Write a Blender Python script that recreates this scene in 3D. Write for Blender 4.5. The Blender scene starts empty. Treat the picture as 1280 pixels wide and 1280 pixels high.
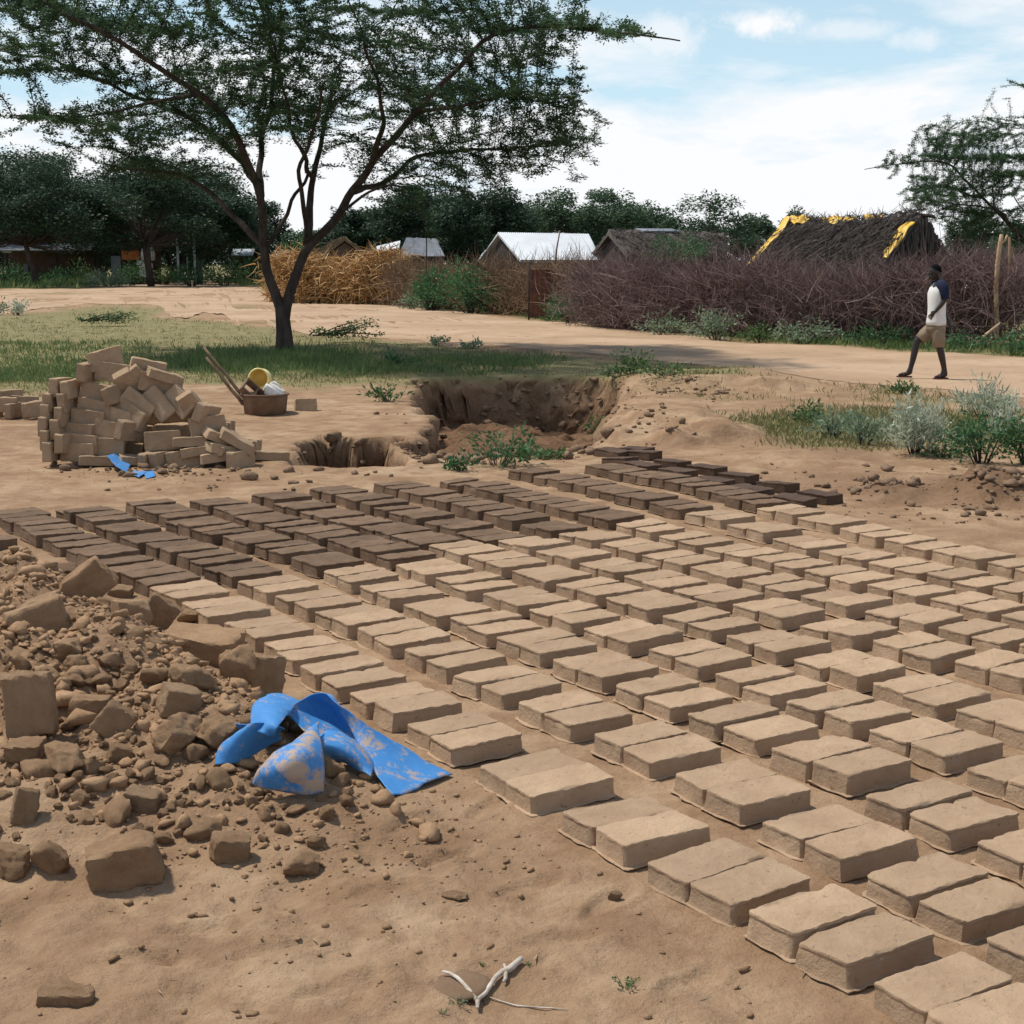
import bpy, bmesh, math, random
import numpy as np
from mathutils import Vector, Matrix, Euler, kdtree
R = math.radians
random.seed(7); rng = np.random.default_rng(7)
scene = bpy.context.scene
COL = scene.collection
# ------------------------------------------------------------------ camera numbers (a 52 mm lens held at 1.72 m)
F, PITCH, CAMH = 1846.0, 0.167, 1.719
cP, sP = math.cos(PITCH), math.sin(PITCH)

def ray(px, py):
    u, v = (px-640)/F, -(py-640)/F
    return u, cP+v*sP, -sP+v*cP
def U(px, py, z=0.0):
    """point of the level plane z seen at this direction"""
    a, b, c = ray(px, py); t = (z-CAMH)/c
    return a*t, b*t
def at(px, py, Y):
    """point at distance Y in this direction"""
    a, b, c = ray(px, py); t = Y/b
    return Vector((a*t, Y, CAMH+c*t))

# ------------------------------------------------------------------ numpy noise
_perm = np.random.default_rng(3).integers(0, 2**31-1, 4096).astype(np.int64)
def _h(i, j, s):
    return (_perm[(i*73+j*157+s*911+_perm[(j*31+i*17+s*7) & 4095]) & 4095] & 0xffff)/32767.5-1.0
def vnoise(x, y, s=0):
    x = np.asarray(x, float); y = np.asarray(y, float)
    xi = np.floor(x).astype(np.int64); yi = np.floor(y).astype(np.int64)
    fx = x-xi; fy = y-yi; fx = fx*fx*(3-2*fx); fy = fy*fy*(3-2*fy)
    a = _h(xi, yi, s); b = _h(xi+1, yi, s); c = _h(xi, yi+1, s); d = _h(xi+1, yi+1, s)
    return (a*(1-fx)+b*fx)*(1-fy)+(c*(1-fx)+d*fx)*fy
def fbm(x, y, o=4, s=0):
    t = 0; amp = .5; k = 1.0
    for i in range(o):
        t = t+amp*vnoise(x*k+i*13.7, y*k-i*7.3, s+i); amp *= .5; k *= 2.03
    return t
def sm(x, a, b):
    t = np.clip((np.asarray(x, float)-a)/(b-a), 0, 1); return t*t*(3-2*t)

# ------------------------------------------------------------------ materials
def new_mat(name):
    m = bpy.data.materials.new(name); m.use_nodes = True
    nt = m.node_tree; b = nt.nodes['Principled BSDF']
    return m, nt, b
def N(nt, t, **kw):
    n = nt.nodes.new(t)
    for k, v in kw.items():
        if k in ('operation', 'blend_type', 'data_type', 'attribute_name', 'feature', 'distance', 'noise_dimensions', 'vector_type'): setattr(n, k, v)
        else: n.inputs[k].default_value = v
    return n
def mixc(nt, fac, a, b, blend='MIX'):
    n = nt.nodes.new('ShaderNodeMix'); n.data_type = 'RGBA'; n.blend_type = blend
    for s, v in ((n.inputs[0], fac), (n.inputs[6], a), (n.inputs[7], b)):
        if hasattr(v, 'links'): nt.links.new(v, s)
        elif isinstance(v, tuple): s.default_value = (*v[:3], 1)
        else: s.default_value = v
    return n.outputs[2]
def ramp(nt, src, stops):
    n = nt.nodes.new('ShaderNodeValToRGB'); e = n.color_ramp.elements
    while len(e) < len(stops): e.new(.5)
    for k, (p, c) in enumerate(stops):
        e[k].position = p; e[k].color = (*c, 1) if isinstance(c, tuple) else (c, c, c, 1)
    nt.links.new(src, n.inputs[0]); return n.outputs[0]
def noise(nt, vec, scale, detail=6, rough=.6, dist=0):
    n = N(nt, 'ShaderNodeTexNoise', Scale=scale, Detail=detail, Roughness=rough, Distortion=dist)
    if vec is not None: nt.links.new(vec, n.inputs['Vector'])
    return n.outputs['Fac']
def coords(nt, kind='Object'):
    return nt.nodes.new('ShaderNodeTexCoord').outputs[kind]
def bump(nt, b, src, strength=.5, dist=.01, prev=None):
    n = N(nt, 'ShaderNodeBump', Strength=strength, Distance=dist)
    nt.links.new(src, n.inputs['Height'])
    if prev is not None: nt.links.new(prev, n.inputs['Normal'])
    nt.links.new(n.outputs[0], b.inputs['Normal']); return n.outputs[0]
def math_n(nt, op, a, b=None):
    n = nt.nodes.new('ShaderNodeMath'); n.operation = op
    for s, v in zip(n.inputs, (a, b)):
        if v is None: continue
        if hasattr(v, 'links'): nt.links.new(v, s)
        else: s.default_value = v
    return n.outputs[0]

def earth_mat(name, c_lo, c_hi, scale=7, b_str=.6, b_dist=.006, rnd=.12, rough=.95, speck=(.12, .08, .055)):
    m, nt, b = new_mat(name)
    co = nt.nodes.new('ShaderNodeTexCoord').outputs['Object']
    oi = nt.nodes.new('ShaderNodeObjectInfo')
    ofs = N(nt, 'ShaderNodeVectorMath', operation='ADD')
    nt.links.new(co, ofs.inputs[0])
    cmb = nt.nodes.new('ShaderNodeCombineXYZ')
    for k in range(3): nt.links.new(math_n(nt, 'MULTIPLY', oi.outputs['Random'], 37.0+11*k), cmb.inputs[k])
    nt.links.new(cmb.outputs[0], ofs.inputs[1]); v = ofs.outputs[0]
    n1 = noise(nt, v, scale, 8, .65); n2 = noise(nt, v, scale*9, 5, .7)
    c = ramp(nt, n1, [(.3, c_lo), (.7, c_hi)])
    c = mixc(nt, ramp(nt, n2, [(.60, 0.0), (.70, .6)]), c, speck)
    val = math_n(nt, 'ADD', math_n(nt, 'MULTIPLY', oi.outputs['Random'], 2*rnd), 1-rnd)
    g = nt.nodes.new('ShaderNodeCombineColor')
    for k in range(3): nt.links.new(val, g.inputs[k])
    c = mixc(nt, 1.0, c, g.outputs[0], 'MULTIPLY')
    nt.links.new(c, b.inputs['Base Color']); b.inputs['Roughness'].default_value = rough
    b.inputs['Specular IOR Level'].default_value = .15
    n3 = noise(nt, v, scale*14, 6, .75)
    p = bump(nt, b, noise(nt, v, scale*4, 5, .65), .5, b_dist*2.2); p = bump(nt, b, n3, b_str, b_dist, p)
    return m
def plain_mat(name, c, c2=None, scale=6, rough=.7, b_str=.2, b_dist=.004, spec=.3, metal=0, stretch=None):
    m, nt, b = new_mat(name); v = coords(nt)
    if stretch:
        mp = nt.nodes.new('ShaderNodeMapping'); mp.inputs['Scale'].default_value = stretch
        nt.links.new(v, mp.inputs['Vector']); v = mp.outputs[0]
    n1 = noise(nt, v, scale, 6, .65)
    c2 = c2 or tuple(x*.7 for x in c)
    nt.links.new(ramp(nt, n1, [(.35, c2), (.65, c)]), b.inputs['Base Color'])
    b.inputs['Roughness'].default_value = rough; b.inputs['Specular IOR Level'].default_value = spec
    b.inputs['Metallic'].default_value = metal
    bump(nt, b, noise(nt, v, scale*6, 5, .7), b_str, b_dist)
    return m
def leaf_mat(name, c1, c2, c3=None, trans=.25, scale=.9, rough=.6):
    m, nt, b = new_mat(name); v = coords(nt)
    g = nt.nodes.new('ShaderNodeNewGeometry')
    n1 = noise(nt, v, scale, 3, .6)
    c = mixc(nt, ramp(nt, n1, [(.35, 0.0), (.65, 1.0)]), c1, c2)
    c = mixc(nt, ramp(nt, g.outputs['Random Per Island'], [(.55, 0.0), (1.0, .85)]), c, c3 or c2)
    nt.links.new(c, b.inputs['Base Color']); b.inputs['Roughness'].default_value = rough
    b.inputs['Specular IOR Level'].default_value = .25
    tr = nt.nodes.new('ShaderNodeBsdfTranslucent'); nt.links.new(c, tr.inputs['Color'])
    mx = nt.nodes.new('ShaderNodeMixShader'); mx.inputs[0].default_value = trans
    out = nt.nodes['Material Output']
    nt.links.new(b.outputs[0], mx.inputs[1]); nt.links.new(tr.outputs[0], mx.inputs[2]); nt.links.new(mx.outputs[0], out.inputs['Surface'])
    return m

M = {}
M['pale'] = earth_mat('pale_mud', (.34, .232, .148), (.445, .318, .212), 5, .9, .006, .11)
M['clodpale'] = earth_mat('pale_clod_earth', (.33, .21, .122), (.44, .30, .184), 1.3, .9, .010, .1)
M['clodwet'] = earth_mat('damp_clod_earth', (.11, .068, .042), (.18, .115, .072), 1.3, .8, .005, .1)
M['mudcrumb'] = earth_mat('mud_crumb', (.15, .095, .06), (.28, .19, .125), 9, .9, .006, .1)
M['litter'] = leaf_mat('dead_straw', (.22, .15, .09), (.40, .29, .17), (.10, .07, .05), 0, 2)
M['dark'] = earth_mat('damp_mud', (.125, .080, .051), (.205, .137, .09), 6, .8, .005, .16, .85, (.05, .03, .02))
M['wet'] = earth_mat('wet_mud', (.066, .040, .026), (.115, .072, .047), 6, .6, .005, .12, .65, (.03, .02, .014))
M['mid'] = earth_mat('half_dry_mud', (.31, .215, .135), (.43, .31, .205), 6, .8, .005, .12)
M['clod'] = earth_mat('clod_earth', (.30, .182, .102), (.44, .29, .172), 1.3, .9, .010, .13)
M['crumb'] = earth_mat('crumbled_earth', (.28, .170, .096), (.43, .282, .168), 9, .9, .006, .1)
M['bark'] = plain_mat('bark', (.10, .078, .068), (.045, .034, .03), 9, .95, .9, .02, .1, stretch=(1, 1, .25))
M['twig'] = plain_mat('twig_bark', (.085, .065, .055), (.04, .03, .027), 6, .95, .3, .01, .1)
M['leaf'] = leaf_mat('acacia_leaf', (.036, .082, .046), (.068, .135, .060), (.10, .17, .07), .32, .8)
M['leaf_far'] = leaf_mat('far_leaf', (.038, .080, .048), (.070, .122, .062), (.10, .155, .075), .25, .35)
M['leaf_dark'] = leaf_mat('dark_leaf', (.022, .050, .034), (.042, .084, .046), (.062, .112, .055), .2, .3)
M['shrub'] = leaf_mat('shrub_leaf', (.055, .115, .042), (.10, .18, .06), (.16, .24, .10), .3, 2.5)
M['shrub_deep'] = leaf_mat('deep_shrub_leaf', (.036, .105, .048), (.072, .17, .066), (.11, .23, .09), .3, 2.5)
M['shrub_grey'] = leaf_mat('silvery_leaf', (.28, .33, .23), (.46, .50, .38), (.62, .64, .54), .3, 3)
M['shrub_sage'] = leaf_mat('sage_leaf', (.13, .20, .12), (.24, .32, .20), (.36, .42, .30), .3, 2.5)
M['grass'] = leaf_mat('grass_blade', (.15, .16, .06), (.225, .205, .095), (.34, .28, .15), .3, .5)
M['grass_lush'] = leaf_mat('lush_grass_blade', (.075, .145, .045), (.135, .20, .07), (.22, .25, .10), .3, .8)
M['corn'] = leaf_mat('dry_stalk', (.42, .235, .085), (.58, .36, .16), (.66, .46, .24), .2, 1.5, .7)
M['brush'] = leaf_mat('thorn_twig', (.125, .080, .078), (.20, .135, .13), (.32, .235, .215), 0.0, .8, .9)
M['brush_tan'] = leaf_mat('tan_twig', (.135, .088, .056), (.21, .14, .088), (.32, .22, .145), 0.0, .8, .9)
M['pole'] = plain_mat('pale_pole', (.52, .38, .24), (.36, .24, .14), 5, .8, .3, .01)
M['stick'] = plain_mat('bleached_stick', (.60, .54, .47), (.36, .30, .24), 30, .85, .4, .002)
M['thatch'] = plain_mat('grey_thatch', (.27, .24, .22), (.11, .095, .085), 2.5, .95, 1.0, .08, .1, stretch=(6, 6, 1))
M['thatch2'] = plain_mat('brown_thatch', (.24, .18, .12), (.10, .075, .05), 2.5, .95, 1.0, .06, .1, stretch=(6, 6, 1))
M['yellow'] = plain_mat('yellow_tarpaulin', (.74, .48, .05), (.60, .35, .03), 3, .45, .3, .02)
M['tin'] = plain_mat('pale_tin', (.60, .64, .68), (.48, .52, .56), 1.2, .45, .05, .005, .5)
M['greymetal'] = plain_mat('grey_sheet', (.24, .26, .29), (.14, .155, .18), 1.5, .6, .1, .01)
M['rust'] = plain_mat('rusty_sheet', (.17, .075, .048), (.075, .038, .03), 3, .85, .4, .01)
M['mudwall'] = plain_mat('mud_wall', (.15, .10, .07), (.08, .055, .04), 2, .95, .5, .02)
M['darkwood'] = plain_mat('dark_wood', (.06, .045, .037), (.03, .024, .02), 4, .9, .3, .01)
M['white'] = plain_mat('white_paint', (.78, .78, .76), (.66, .66, .63), 3, .6, .1, .003)
M['orange'] = plain_mat('orange_cloth', (.62, .22, .06), (.42, .12, .04), 5, .8, .2, .01)
M['bluepost'] = plain_mat('pale_blue_post', (.48, .56, .62), (.34, .41, .46), 3, .6, .1, .004)
M['basin'] = plain_mat('muddy_basin', (.20, .125, .078), (.12, .072, .046), 8, .75, .3, .004)
M['mould'] = plain_mat('mud_caked_wood', (.25, .17, .11), (.14, .09, .06), 10, .9, .5, .004)
M['jugyellow'] = plain_mat('yellow_plastic', (.90, .80, .36), (.88, .74, .28), 6, .4, .05, .002, .5)
M['jugin'] = plain_mat('orange_plastic', (.92, .68, .20), (.86, .56, .12), 6, .5, .05, .002)
M['jerry'] = plain_mat('white_plastic', (.80, .79, .76), (.66, .63, .58), 8, .45, .05, .002, .5)
M['skin'] = plain_mat('dark_skin', (.026, .017, .0145), (.018, .012, .0105), 10, .45, .05, .002, .45)
M['hair'] = plain_mat('black_hair', (.006, .006, .007), None, 40, .9, .5, .004, .1)
M['shirt'] = plain_mat('white_cotton', (.74, .74, .72), (.66, .66, .65), 5, .85, .2, .004)
M['navy'] = plain_mat('navy_cotton', (.012, .018, .055), (.009, .012, .035), 8, .85, .2, .004)
M['khaki'] = plain_mat('khaki_cotton', (.27, .21, .15), (.20, .155, .11), 7, .9, .3, .004)
M['sandal'] = plain_mat('brown_rubber', (.12, .05, .035), None, 10, .7, .1, .002)
M['stone'] = earth_mat('brown_stone', (.15, .098, .062), (.21, .14, .09), 8, .5, .003, .05)
M['eye'] = plain_mat('eye', (.5, .48, .45), None, 10, .3, 0, .001)

def tarp_mat():
    m, nt, b = new_mat('blue_plastic'); v = coords(nt)
    n1 = noise(nt, v, 13, 8, .66, .5); n2 = noise(nt, v, 60, 5, .75)
    blue = mixc(nt, n2, (.036, .18, .47), (.07, .27, .60))
    at_ = nt.nodes.new('ShaderNodeAttribute'); at_.attribute_name = 'dust'
    d = math_n(nt, 'ADD', n1, math_n(nt, 'MULTIPLY', at_.outputs['Fac'], .33))
    d = math_n(nt, 'ADD', d, math_n(nt, 'MULTIPLY', math_n(nt, 'SUBTRACT', n2, .5), .45))
    c = mixc(nt, ramp(nt, d, [(.59, 0.0), (.71, .9)]), blue, (.43, .31, .20))
    nt.links.new(c, b.inputs['Base Color'])
    b.inputs['Roughness'].default_value = .62; b.inputs['Specular IOR Level'].default_value = .3
    bump(nt, b, noise(nt, v, 30, 4, .6), .25, .004)
    return m
M['tarp'] = tarp_mat()

# ------------------------------------------------------------------ object helpers
def tag(o, label=None, cat=None, group=None, kind=None):
    if label: o['label'] = label
    if cat: o['category'] = cat
    if group: o['group'] = group
    if kind: o['kind'] = kind
    return o
def empty(name, loc=(0, 0, 0), rz=0):
    o = bpy.data.objects.new(name, None); o.empty_display_size = .1
    o.location = loc; o.rotation_euler = (0, 0, rz); COL.objects.link(o); return o
def link_mesh(name, me, mat=None, parent=None):
    o = bpy.data.objects.new(name, me)
    if mat and not me.materials: me.materials.append(M[mat] if isinstance(mat, str) else mat)
    COL.objects.link(o)
    if parent: o.parent = parent
    return o
class MB:
    def __init__(s): s.v = []; s.f = []
    def add(s, vs, fs):
        k = len(s.v); s.v += [tuple(p) for p in vs]; s.f += [tuple(i+k for i in f) for f in fs]
    def box(s, c, d, rot=None, jit=0):
        r = rot if rot is not None else Matrix.Identity(3)
        vs = []
        for x in (-1, 1):
            for y in (-1, 1):
                for z in (-1, 1):
                    p = Vector((x*d[0]/2, y*d[1]/2, z*d[2]/2))
                    if jit: p += Vector([random.uniform(-jit, jit) for _ in range(3)])
                    vs.append(Vector(c)+r@p)
        s.add(vs, [(0, 1, 3, 2), (4, 6, 7, 5), (0, 4, 5, 1), (2, 3, 7, 6), (0, 2, 6, 4), (1, 5, 7, 3)])
    def tube(s, pts, rad, n=6, cap=True):
        pts = [Vector(p) for p in pts]
        if not hasattr(rad, '__len__'): rad = [rad]*len(pts)
        vs = []; fs = []; a = None
        for i, p in enumerate(pts):
            t = (pts[min(i+1, len(pts)-1)]-pts[max(i-1, 0)])
            t = t.normalized() if t.length > 1e-9 else Vector((0, 0, 1))
            if a is None:
                a = t.cross(Vector((.31, .22, .93)))
                if a.length < .1: a = t.cross(Vector((1, 0, 0)))
            a = a-t*a.dot(t)
            if a.length < 1e-5: a = t.orthogonal()
            a.normalize(); b = t.cross(a)
            for k in range(n):
                w = 2*math.pi*k/n; vs.append(p+(a*math.cos(w)+b*math.sin(w))*rad[i])
        for i in range(len(pts)-1):
            for k in range(n):
                k2 = (k+1) % n; fs.append((i*n+k, i*n+k2, (i+1)*n+k2, (i+1)*n+k))
        if cap:
            fs.append(tuple(range(n))[::-1]); fs.append(tuple(range((len(pts)-1)*n, len(pts)*n)))
        s.add(vs, fs)
    def grid(s, P):
        """P[i][j] a net of points"""
        n = len(P); m = len(P[0])
        s.add([p for r in P for p in r], [(i*m+j, i*m+j+1, (i+1)*m+j+1, (i+1)*m+j) for i in range(n-1) for j in range(m-1)])
    def lathe(s, prof, n=24, c=(0, 0, 0), rot=None, sx=1, sy=1):
        r = rot if rot is not None else Matrix.Identity(3); vs = []; fs = []
        for (q, z) in prof:
            for k in range(n):
                w = 2*math.pi*k/n; vs.append(Vector(c)+r@Vector((q*math.cos(w)*sx, q*math.sin(w)*sy, z)))
        for i in range(len(prof)-1):
            for k in range(n):
                k2 = (k+1) % n; fs.append((i*n+k, i*n+k2, (i+1)*n+k2, (i+1)*n+k))
        s.add(vs, fs)
    def mesh(s, name, smooth=True, fix=True):
        me = bpy.data.meshes.new(name); me.from_pydata(s.v, [], s.f)
        if fix:
            bm = bmesh.new(); bm.from_mesh(me); bmesh.ops.recalc_face_normals(bm, faces=bm.faces); bm.to_mesh(me); bm.free()
        if smooth: me.shade_smooth()
        me.update(); return me
    def build(s, name, mat, parent=None, smooth=True, origin=None, fix=True):
        if origin is not None: s.v = [(p[0]-origin[0], p[1]-origin[1], p[2]-origin[2]) for p in s.v]
        o = link_mesh(name, s.mesh(name, smooth, fix), mat, parent)
        if origin is not None: o.location = origin
        return o
def np_mesh(name, V, Q, mat, parent=None, smooth=False, tri=False):
    k = 3 if tri else 4
    me = bpy.data.meshes.new(name); V = np.asarray(V, np.float32); Q = np.asarray(Q, np.int32)
    me.vertices.add(len(V)); me.vertices.foreach_set('co', V.ravel())
    me.loops.add(Q.size); me.loops.foreach_set('vertex_index', Q.ravel())
    me.polygons.add(len(Q)); me.polygons.foreach_set('loop_start', np.arange(0, Q.size, k, dtype=np.int32))
    me.update(calc_edges=True)
    if smooth: me.shade_smooth()
    return link_mesh(name, me, mat, parent)
def unit(v): return v/np.maximum(np.linalg.norm(v, axis=1, keepdims=True), 1e-9)
def kites(C, D, L, W, side=None):
    """leaf shaped quads: base C, direction D, length L, width W"""
    n = len(C); D = unit(D)
    if side is None: side = rng.normal(size=(n, 3))
    S = unit(np.cross(D, side)); L = np.broadcast_to(L, (n,))[:, None]; W = np.broadcast_to(W, (n,))[:, None]
    V = np.empty((n, 4, 3)); V[:, 0] = C; V[:, 1] = C+D*L*.45+S*W*.5; V[:, 2] = C+D*L; V[:, 3] = C+D*L*.45-S*W*.5
    return V.reshape(-1, 3), np.arange(n*4).reshape(-1, 4)
_ords = 'zeroth first second third fourth fifth sixth seventh eighth ninth tenth eleventh twelfth thirteenth fourteenth fifteenth sixteenth seventeenth eighteenth nineteenth twentieth'.split()
def nth(n): return _ords[n] if n <= 20 else 'twenty-'+_ords[n-20]

# ------------------------------------------------------------------ the lie of the land
def seg_dist(x, y, a, b):
    dx, dy = b[0]-a[0], b[1]-a[1]; t = np.clip(((x-a[0])*dx+(y-a[1])*dy)/(dx*dx+dy*dy), 0, 1)
    return np.hypot(x-a[0]-t*dx, y-a[1]-t*dy)
def inside(x, y, P):
    r = np.zeros(np.shape(x), bool); n = len(P)
    for i in range(n):
        (x1, y1), (x2, y2) = P[i], P[(i+1) % n]
        c = ((y1 > y) != (y2 > y)) & (x < (x2-x1)*(y-y1)/((y2-y1) or 1e-9)+x1); r ^= c
    return r
PIT = [(U(*p), w) for p, w in [((514, 583), .22), ((503, 556), .22), ((528, 528), .25), ((508, 496), .25), ((512, 474), .30), ((560, 468), .42), ((640, 467), .42), ((715, 468), .45),
       ((790, 474), .5), ((800, 492), .7), ((780, 512), .22), ((774, 553), .8), ((735, 578), 1.6), ((690, 587), 2.6), ((600, 590), 2.6), ((545, 588), 1.4)]]
HOLE = [(U(*p), w) for p, w in [((362, 552), .12), ((398, 545), .10), ((440, 549), .10), ((502, 547), .14), ((506, 582), .9), ((440, 587), .9), ((364, 580), .3)]]
def carve(x, y, poly, depth):
    P = [p for p, w in poly]; ins = inside(x, y, P); f = np.ones(np.shape(x))
    for i in range(len(P)):
        f = np.minimum(f, sm(seg_dist(x, y, P[i], P[(i+1) % len(P)]), 0, poly[i][1]))
    return np.where(ins, f*depth, 0)
# first line of bricks: x at distance y
_L1 = np.array([U(x, y, .07) for x, y in ((-10,640),(51,673.7),(117.5,702.5),(187.5,731),(280.5,779),(376,834),(504,900),(601,955),(702,1014),(807.5,1076),(932,1138),(1088.5,1227))])[::-1]
_L1 = np.vstack([[_L1[0]-2*(_L1[1]-_L1[0])], _L1])
def line1_x(y): return np.interp(y, _L1[:, 1], _L1[:, 0])
def heap(x, y):
    s = (line1_x(y)-x)*math.cos(R(33))
    return .27*sm(s, .10, .75)*sm(y, 3.75, 5.6)*(1-sm(y, 7.2, 8.7))*(1-.55*sm(s, 1.3, 2.6))
def pitness(x, y):
    wx = x+.22*fbm(x*2.2, y*2.2, 4, 5)+.06*fbm(x*7, y*7, 3, 9); wy = y+.3*fbm(x*1.7, y*1.7, 4, 15)+.08*fbm(x*8, y*8, 3, 19)
    return wx, wy
mound_c = U(842, 540)
FEET = [(*U(px, py), a) for px, py, a in ((470, 1120, .5), (560, 1072, .7), (660, 1110, .6), (700, 1180, .4), (340, 1190, .3), (420, 1240, .4), (250, 1160, .2), (860, 1230, .8), (760, 1130, .9), (170, 1200, .1), (610, 1010, 1.0), (520, 1035, .8))]
def gh(x, y):
    x = np.asarray(x, float); y = np.asarray(y, float)
    far = sm(y, 13, 30)
    z = .10*fbm(x*.13, y*.13, 3, 40)*far+.05*fbm(x*.6, y*.6, 3, 43)*sm(y, 11, 16)
    z = z+.010*fbm(x*1.3, y*1.3, 3, 1)+(.012*fbm(x*6, y*6, 4, 2))*(1-.4*far)
    bare = 1-sm(x-(line1_x(y)-.42), -.1, .30)
    near = (1-sm(y, 9, 14))
    z = z+near*bare*(.030*fbm(x*3.1, y*3.1, 3, 21)+.017*fbm(x*13, y*13, 3, 22))
    hp = heap(x, y)
    z = z+hp*(1+.5*fbm(x*3.3, y*3.3, 3, 30))+np.minimum(hp*4, 1)*.05*fbm(x*9, y*9, 4, 31)
    wx, wy = pitness(x, y)
    fl = .58+.20*sm(y, 14, 19)+.18*fbm(x*1.1, y*1.1, 3, 60)
    d = carve(wx, wy, PIT, 1)*fl*sm(y, 12.2, 17.2)+carve(wx, wy, HOLE, .50)
    z = z-d*(1+.20*fbm(x*3.2, y*3.2, 4, 61))-np.minimum(d*3, 1)*.09*fbm(x*5, y*5, 3, 62)
    # low crumbling bank right of the pit
    bx, by = U(870, 486); q = sm(y-(by+.35*fbm(x*1.6, 3.0, 3, 66)), -.25, .25)*sm(x, bx-1.2, bx-.4)*(1-sm(x, bx+.9, bx+2.2))*(1-sm(y, by+1.5, by+4))
    z = z+.16*q
    mx, my = mound_c
    e = np.hypot((x-mx)/1.0, (y-my)/1.5); z = z+.20*(1-sm(e+.45*fbm(x*2, y*2, 4, 70), .2, 1.0))
    for fx, fy, fa in FEET:
        u = (x-fx)*math.cos(fa)+(y-fy)*math.sin(fa); v = -(x-fx)*math.sin(fa)+(y-fy)*math.cos(fa); e = (u/.125)**2+(v/(.042+.012*np.clip(u*8, -1, 1)))**2
        z = z-.013*(1-sm(e, .45, 1.1))+.005*np.exp(-((e-1.5)/.5)**2)
    # churned earth on the right
    for (px, py, w, hgt) in ((1115, 618, .42, .09), (1235, 618, .55, .16), (1000, 575, 1.2, .05)):
        cx, cy = U(px, py); e = np.hypot((x-cx)/w, (y-cy)/(w*1.2)); z = z+hgt*(1-sm(e, .1, 1))*(1+.8*fbm(x*6, y*6, 3, 71))
    return z
def _tab(x0, x1, y0, y1, d):
    xs = np.arange(x0, x1+d/2, d); ys = np.arange(y0, y1+d/2, d); XX, YY = np.meshgrid(xs, ys); return x0, y0, d, gh(XX, YY)
_TABS = [_tab(-4, 3.2, 2.6, 10.4, .012), _tab(-9, 9, 10, 26, .05), _tab(-26, 22, 25, 70, .2)]
def gz(x, y):
    for x0, y0, d, T in _TABS:
        i = (y-y0)/d; j = (x-x0)/d
        if 0 <= i < T.shape[0]-1 and 0 <= j < T.shape[1]-1:
            a, b = int(i), int(j); f, g = i-a, j-b
            return float((T[a, b]*(1-g)+T[a, b+1]*g)*(1-f)+(T[a+1, b]*(1-g)+T[a+1, b+1]*g)*f)
    return float(gh(np.array([x]), np.array([y]))[0])
def on_ground(px, py, lift=0):
    z = 0
    for _ in range(8):
        x, y = U(px, py, z+lift); z = .5*z+.5*gz(x, y)
    x, y = U(px, py, z+lift); return x, y, gz(x, y)

ROAD = [(1500, 524, 458), (1400, 512, 452), (1280, 497, 446), (1160, 486, 439), (1060, 476, 433), (900, 461, 425), (740, 447, 405), (640, 440, 396), (500, 427, 383), (400, 416, 377), (325, 407, 362),
        (270, 399, 352), (225, 392, 353), (170, 381, 356), (100, 384, 361), (0, 393, 362), (-200, 400, 366), (-420, 406, 370)]
RN = [U(a, b) for a, b, c in ROAD]; RF = [U(a, c) for a, b, c in ROAD]
ROADPOLY = RN+RF[::-1]
def road_dist(x, y):
    d = np.full(np.shape(x), 99.0)
    for i in range(len(ROADPOLY)): d = np.minimum(d, seg_dist(x, y, ROADPOLY[i], ROADPOLY[(i+1) % len(ROADPOLY)]))
    return np.where(inside(x, y, ROADPOLY), 0, d)
def grass_mask(x, y):
    n = fbm(x*.7, y*.7, 4, 80); n2 = fbm(x*.25, y*.25, 3, 84)
    edge = 21.2+1.6*n2*2
    edge = edge+np.where(x < -5.2, -1.0, 0)
    m = sm(y+n*3, edge-1, edge+1.2)
    # patch of weeds at right
    cx, cy = U(1130, 535); e = np.hypot((x-cx-.3)/2.6, (y-cy)/2.4)
    m = np.maximum(m, 1-sm(e+n*.5, .5, 1.05))
    bx, by = U(880, 490)
    m = m*(1-.9*(1-sm(np.hypot((x-bx-.8)/2.4, (y-by)/1.6)+n*.3, .6, 1.0)))
    wx, wy = pitness(x, y); m = m*(1-np.clip(carve(wx, wy, PIT, 1)*6, 0, 1))
    m = m*sm(road_dist(x, y)*30/np.maximum(y, 20)+1.2*fbm(x*.9, y*.9, 4, 86)+.4*n2, -.1, .9)
    return np.clip(m, 0, 1)

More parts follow.
